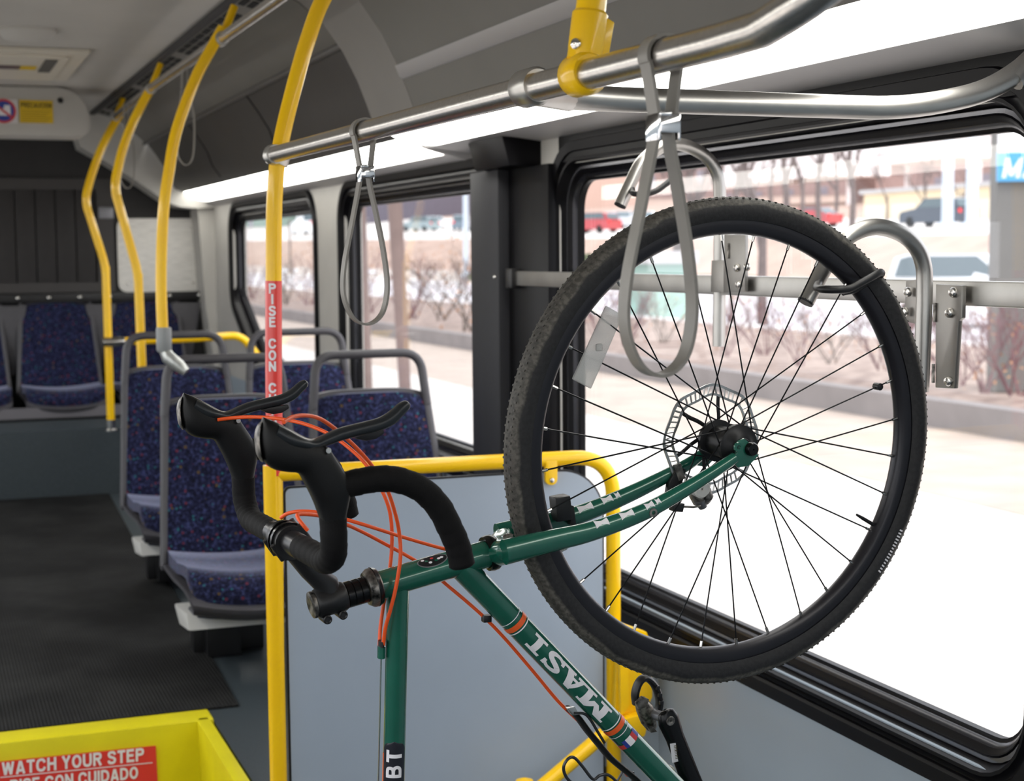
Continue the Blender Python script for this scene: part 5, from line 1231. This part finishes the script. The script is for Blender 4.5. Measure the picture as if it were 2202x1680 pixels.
vc = CAM - TT1; Wt2 = nz(vc - ttd * vc.dot(ttd)); Ut2 = nz(np.cross(Wt2, ttd)); left = Ut2 if Ut2[0] < 0 else -Ut2
s0 = (onp(848, 1588) - TT0).dot(ttd); r2 = .0146
xy, fc = gridrect(s0, s0 + .20, -.0165, .0165, 60, 16); xy = [(x, y * (math.sqrt(max(0, 1 - ((1 - (x - s0) / .012)) ** 2)) if x < s0 + .012 else 1)) for x, y in xy]
mb = MB(); wrap(mb, xy, fc, TT0, ttd, left, Wt2, r2, .0004); db = obj('black_decal', mb, mat('black_decal', '#1b1c26', .35), TTO)
for side_, nm in ((1, 'orange_edge'),):
    xy, fc = gridrect(s0 + .018, s0 + .20, .0165, .0215, 2, 6); mb = MB(); wrap(mb, xy, fc, TT0, ttd, left, Wt2, r2, .0004); obj(nm, mb, orangep, TTO)
for ch, py in (('T', 1619), ('B', 1652), ('R', 1688)):
    xy, fc = text2d(ch, .0205, .05, 0, .003); sc_x = .0165 / (xy[:, 0].max() - xy[:, 0].min()); s_ = (onp(848, py) - TT0).dot(ttd)
    V = [TT0 + ttd * (s_ - x * sc_x) + (left * math.sin((y - .0102) / r2) + Wt2 * math.cos((y - .0102) / r2)) * (r2 + .0009 + e) for (x, y), e in zip(xy, text2d.lay)]
    mb = MB(); mb.add(V, fc); obj('letter', mb, white, TTO)
# head badge: dark oval with pale and green flecks
hv = CAM - (HT0 + HT1) / 2; Wh = nz(hv - SV * hv.dot(SV)); Uh = nz(np.cross(SV, Wh)); Uh = Uh if Uh.dot(FV) > 0 else -Uh
HTO = [c for c in bike.children if c.name.startswith('head_tube')][0]
sb = (onp(925, 1208) - HT0).dot(SV)
def oval(rx, ry, y0, lift, m, nm, dx=0, dy=0):
    mb = MB(); n = 28; xy = [(sb + dx, y0 + dy)] + [(sb + dx + rx * math.cos(a), y0 + dy + ry * math.sin(a)) for a in np.linspace(0, 2*math.pi, n, endpoint=False)]
    wrap(mb, xy, [(0, 1 + i, 1 + (i+1) % n) for i in range(n)], HT0, SV, Uh, Wh, .0186, lift); return obj(nm, mb, m, HTO)
oval(.0215, .0098, .0130, .0003, mat('grey_badge_rim', '#8e9296', .4, .5), 'badge_rim'); oval(.0200, .0084, .0130, .0005, mat('badge_black', '#17171a', .35), 'badge_field')
R = random.Random(9)
for k in range(7): oval(.0024, .0016, .0130, .0008, (white, white, green, redp, white, green, white)[k], 'badge_fleck', dx=-.013 + .0043 * k, dy=R.uniform(-.003, .004))

# cables
def cable(nm, pts, os_, r=.0025):
    P = px(pts, list(os_)); return obj(nm, MB().sweep(spl(P, 7), r, 10), orange, bike)
def lino(n, a, b): return list(np.linspace(a, b, n))
c1 = [(468, 903), (500, 899), (545, 897), (600, 901), (655, 912), (710, 935), (755, 967), (790, 1003), (818, 1048), (838, 1100), (843, 1160), (838, 1225), (825, 1300), (818, 1350), (816, 1388)]
cable('brake_cable', c1, [-.181, -.179, -.165, -.14, -.11, -.08, -.055, -.04, -.03, -.025, -.024, -.024, -.02, -.012, -.006])
c2 = [(610, 908), (630, 897), (660, 894), (692, 903), (730, 930), (768, 965), (800, 1002), (832, 1052), (850, 1105), (859, 1150), (861, 1200), (852, 1260), (840, 1310), (829, 1350), (824, 1388)]
cable('brake_cable', c2, [.17, .15, .13, .11, .09, .07, .06, .045, .035, .03, .032, .03, .024, .012, .004])
c3 = [(604, 1114), (618, 1105), (645, 1100), (690, 1103), (743, 1117), (800, 1134), (853, 1151), (903, 1166), (953, 1180), (990, 1188), (1030, 1200)]
cable('shift_cable', c3, [-.05, -.04, -.03, -.02, -.01, 0, -.01, -.02, -.03, -.035, -.04])
c4 = [(662, 1141), (650, 1127), (641, 1114), (644, 1106), (690, 1110), (743, 1128), (777, 1143), (830, 1171), (890, 1204), (930, 1232), (968, 1264), (1005, 1295), (1045, 1331), (1090, 1378), (1150, 1448), (1200, 1508), (1245, 1552), (1290, 1600), (1350, 1668)]
cable('shift_cable', c4, [.06, .058, .05, .045, .03, .0, -.015, -.028, -.03, -.03, -.026, -.02, -.016, -.016, -.016, -.016, -.016, -.018, -.02])
cs0 = px([(820, 1396)], 0)[0]
obj('cable_stop', MB().sweep([cs0 - ttd * .004, cs0 + ttd * .012], [(.0065, .005)] * 2, 10), green, bike)
obj('cable_ferrule', MB().sweep([cs0 - ttd * .011, cs0 - ttd * .003], [(.0075, .004)] * 2, 10), blackp, bike)
obj('bare_cable', MB().sweep([cs0 + ttd * .01, cs0 + ttd * .25], .0010, 6), bolt, bike)
g0 = px([(1046, 1330)], -.014)[0]; obj('cable_guide', MB().box(g0, (.012, .012, .010)), blackp, bike, bevel=.002)

# bottle cage under the down tube, crank and pedal
cg = px([(1222, 1524), (1240, 1540), (1262, 1570), (1285, 1598), (1310, 1628), (1338, 1652), (1362, 1672), (1390, 1700)], -.012)
bc_ = obj('bottle_cage', MB().sweep(spl(cg, 4), [(.0045, .011)] * 29, 12, up=WN), blackp, bike)
obj('cage_clip', MB().prism(px([(1214, 1520), (1232, 1518), (1240, 1534), (1226, 1536)], -.004), WN * .008), bolt, bc_, bevel=.001)
wl_ = px([(1240, 1694), (1218, 1672), (1212, 1650), (1222, 1632), (1235, 1630), (1252, 1648), (1275, 1676), (1290, 1668), (1310, 1668), (1335, 1690)], [.03] * 10)
obj('cage_wire', MB().sweep(spl(wl_, 6), .0022, 10), mat('dark_wire', '#4a4a4c', .3, .8), bc_)
obj('cage_wire', MB().sweep(spl(px([(1235, 1534), (1255, 1535), (1268, 1546), (1284, 1572), (1300, 1598)], .004), 5), .0020, 10), mat('dark_wire', ''), bc_)
for q in (((1344, 1650), (1322, 1690)), ((1362, 1660), (1358, 1695))): obj('cage_stay', MB().sweep(px(q, -.02), .0016, 8), mat('dark_wire', ''), bc_)
ca, cb = onp(1437, 1548, -.075), onp(1522, 1775, -.065); cd_ = nz(cb - ca); cw = np.cross(cd_, WN)
rows = [(-.0155, .006, .005), (-.012, .0135, .0065), (.002, .0180, .0075), (.03, .0150, .008), (.10, .0165, .009), (.165, .019, .010)]
obj('crank_arm', MB().sweep([ca + cd_ * h for h, _, _ in rows], [(w, d) for _, w, d in rows], 20, up=WN), blackm, bike, sharp=60)
p_ = ca + WN * .0068; obj('pedal_spindle_end', MB().lathe(p_, WN, [(0, .0072), (.0015, .0066), (.0015, .003), (.0005, .001)], 16), silverw, bike)
lb = px([(1441, 1600), (1462, 1603 - 6), (1466, 1636), (1446, 1641)], -.0655)
ls = obj('barcode_label', MB().prism(lb, WN * -.0005), white, bike); ls['label'] = 'white barcode label on the crank'
for k in range(9):
    f0_ = .12 + .085 * k; A_0 = lb[0] + (lb[3] - lb[0]) * f0_; B_0 = lb[1] + (lb[2] - lb[1]) * f0_
    s_a, s_b = A_0 + (B_0 - A_0) * .35 + WN * .0004, A_0 + (B_0 - A_0) * .65 + WN * .0004; w_ = (lb[3] - lb[0]) * (.03 if k % 3 else .045)
    obj('bar', MB().add([s_a, s_b, s_b + w_, s_a + w_], [(0, 1, 2, 3)]), inkd, ls)
pdl = bpy.data.objects.new('pedal', None); COL.objects.link(pdl); pdl.parent = bike; pc = onp(1395, 1525, -.115); WORLDLOC['pedal'] = pc; pdl.location = Vector(pc - WORLDLOC['bicycle'])
obj('cage', MB().sweep(spl(px([(1368, 1515), (1366, 1492), (1374, 1468), (1388, 1458), (1404, 1470), (1414, 1490), (1418, 1515), (1410, 1545)], -.13), 5), [(.0055, .009)] * 36, 10, up=WN), blackp, pdl)
for k, (a, b) in enumerate(((1412, 1478), (1417, 1494), (1420, 1510))): obj('cage_tooth', MB().box(onp(a, b, -.125), (.006, .012, .006)), blackp, pdl, bevel=.001)
obj('body', MB().sweep(px([(1376, 1506), (1386, 1524), (1394, 1548), (1402, 1566)], -.118), [.009, .0135, .0125, .008], 14), mat('pedal_steel', '#a29a8e', .34, .85, .3, 160, col2='#4e4a45'), pdl)
obj('axle', MB().sweep([onp(1392, 1530, -.125), ca], .008, 12), mat('grey_metal', '', .4, .6), pdl)
obj('clip_plate', MB().prism(px([(1364, 1510), (1378, 1496), (1392, 1502), (1388, 1518), (1370, 1524)], -.112), WN * .006), silverw, pdl, bevel=.001)
obj('clip_plate', MB().prism(px([(1386, 1556), (1402, 1562), (1410, 1572), (1396, 1574)], -.112), WN * .006), silverw, pdl, bevel=.001)
obj('crank_bolt', MB().lathe(onp(1442, 1656, -.066), WN, [(-.006, .006), (.002, .006), (.003, .003), (.003, .001)], 12), mat('cream_plastic', ''), bike)
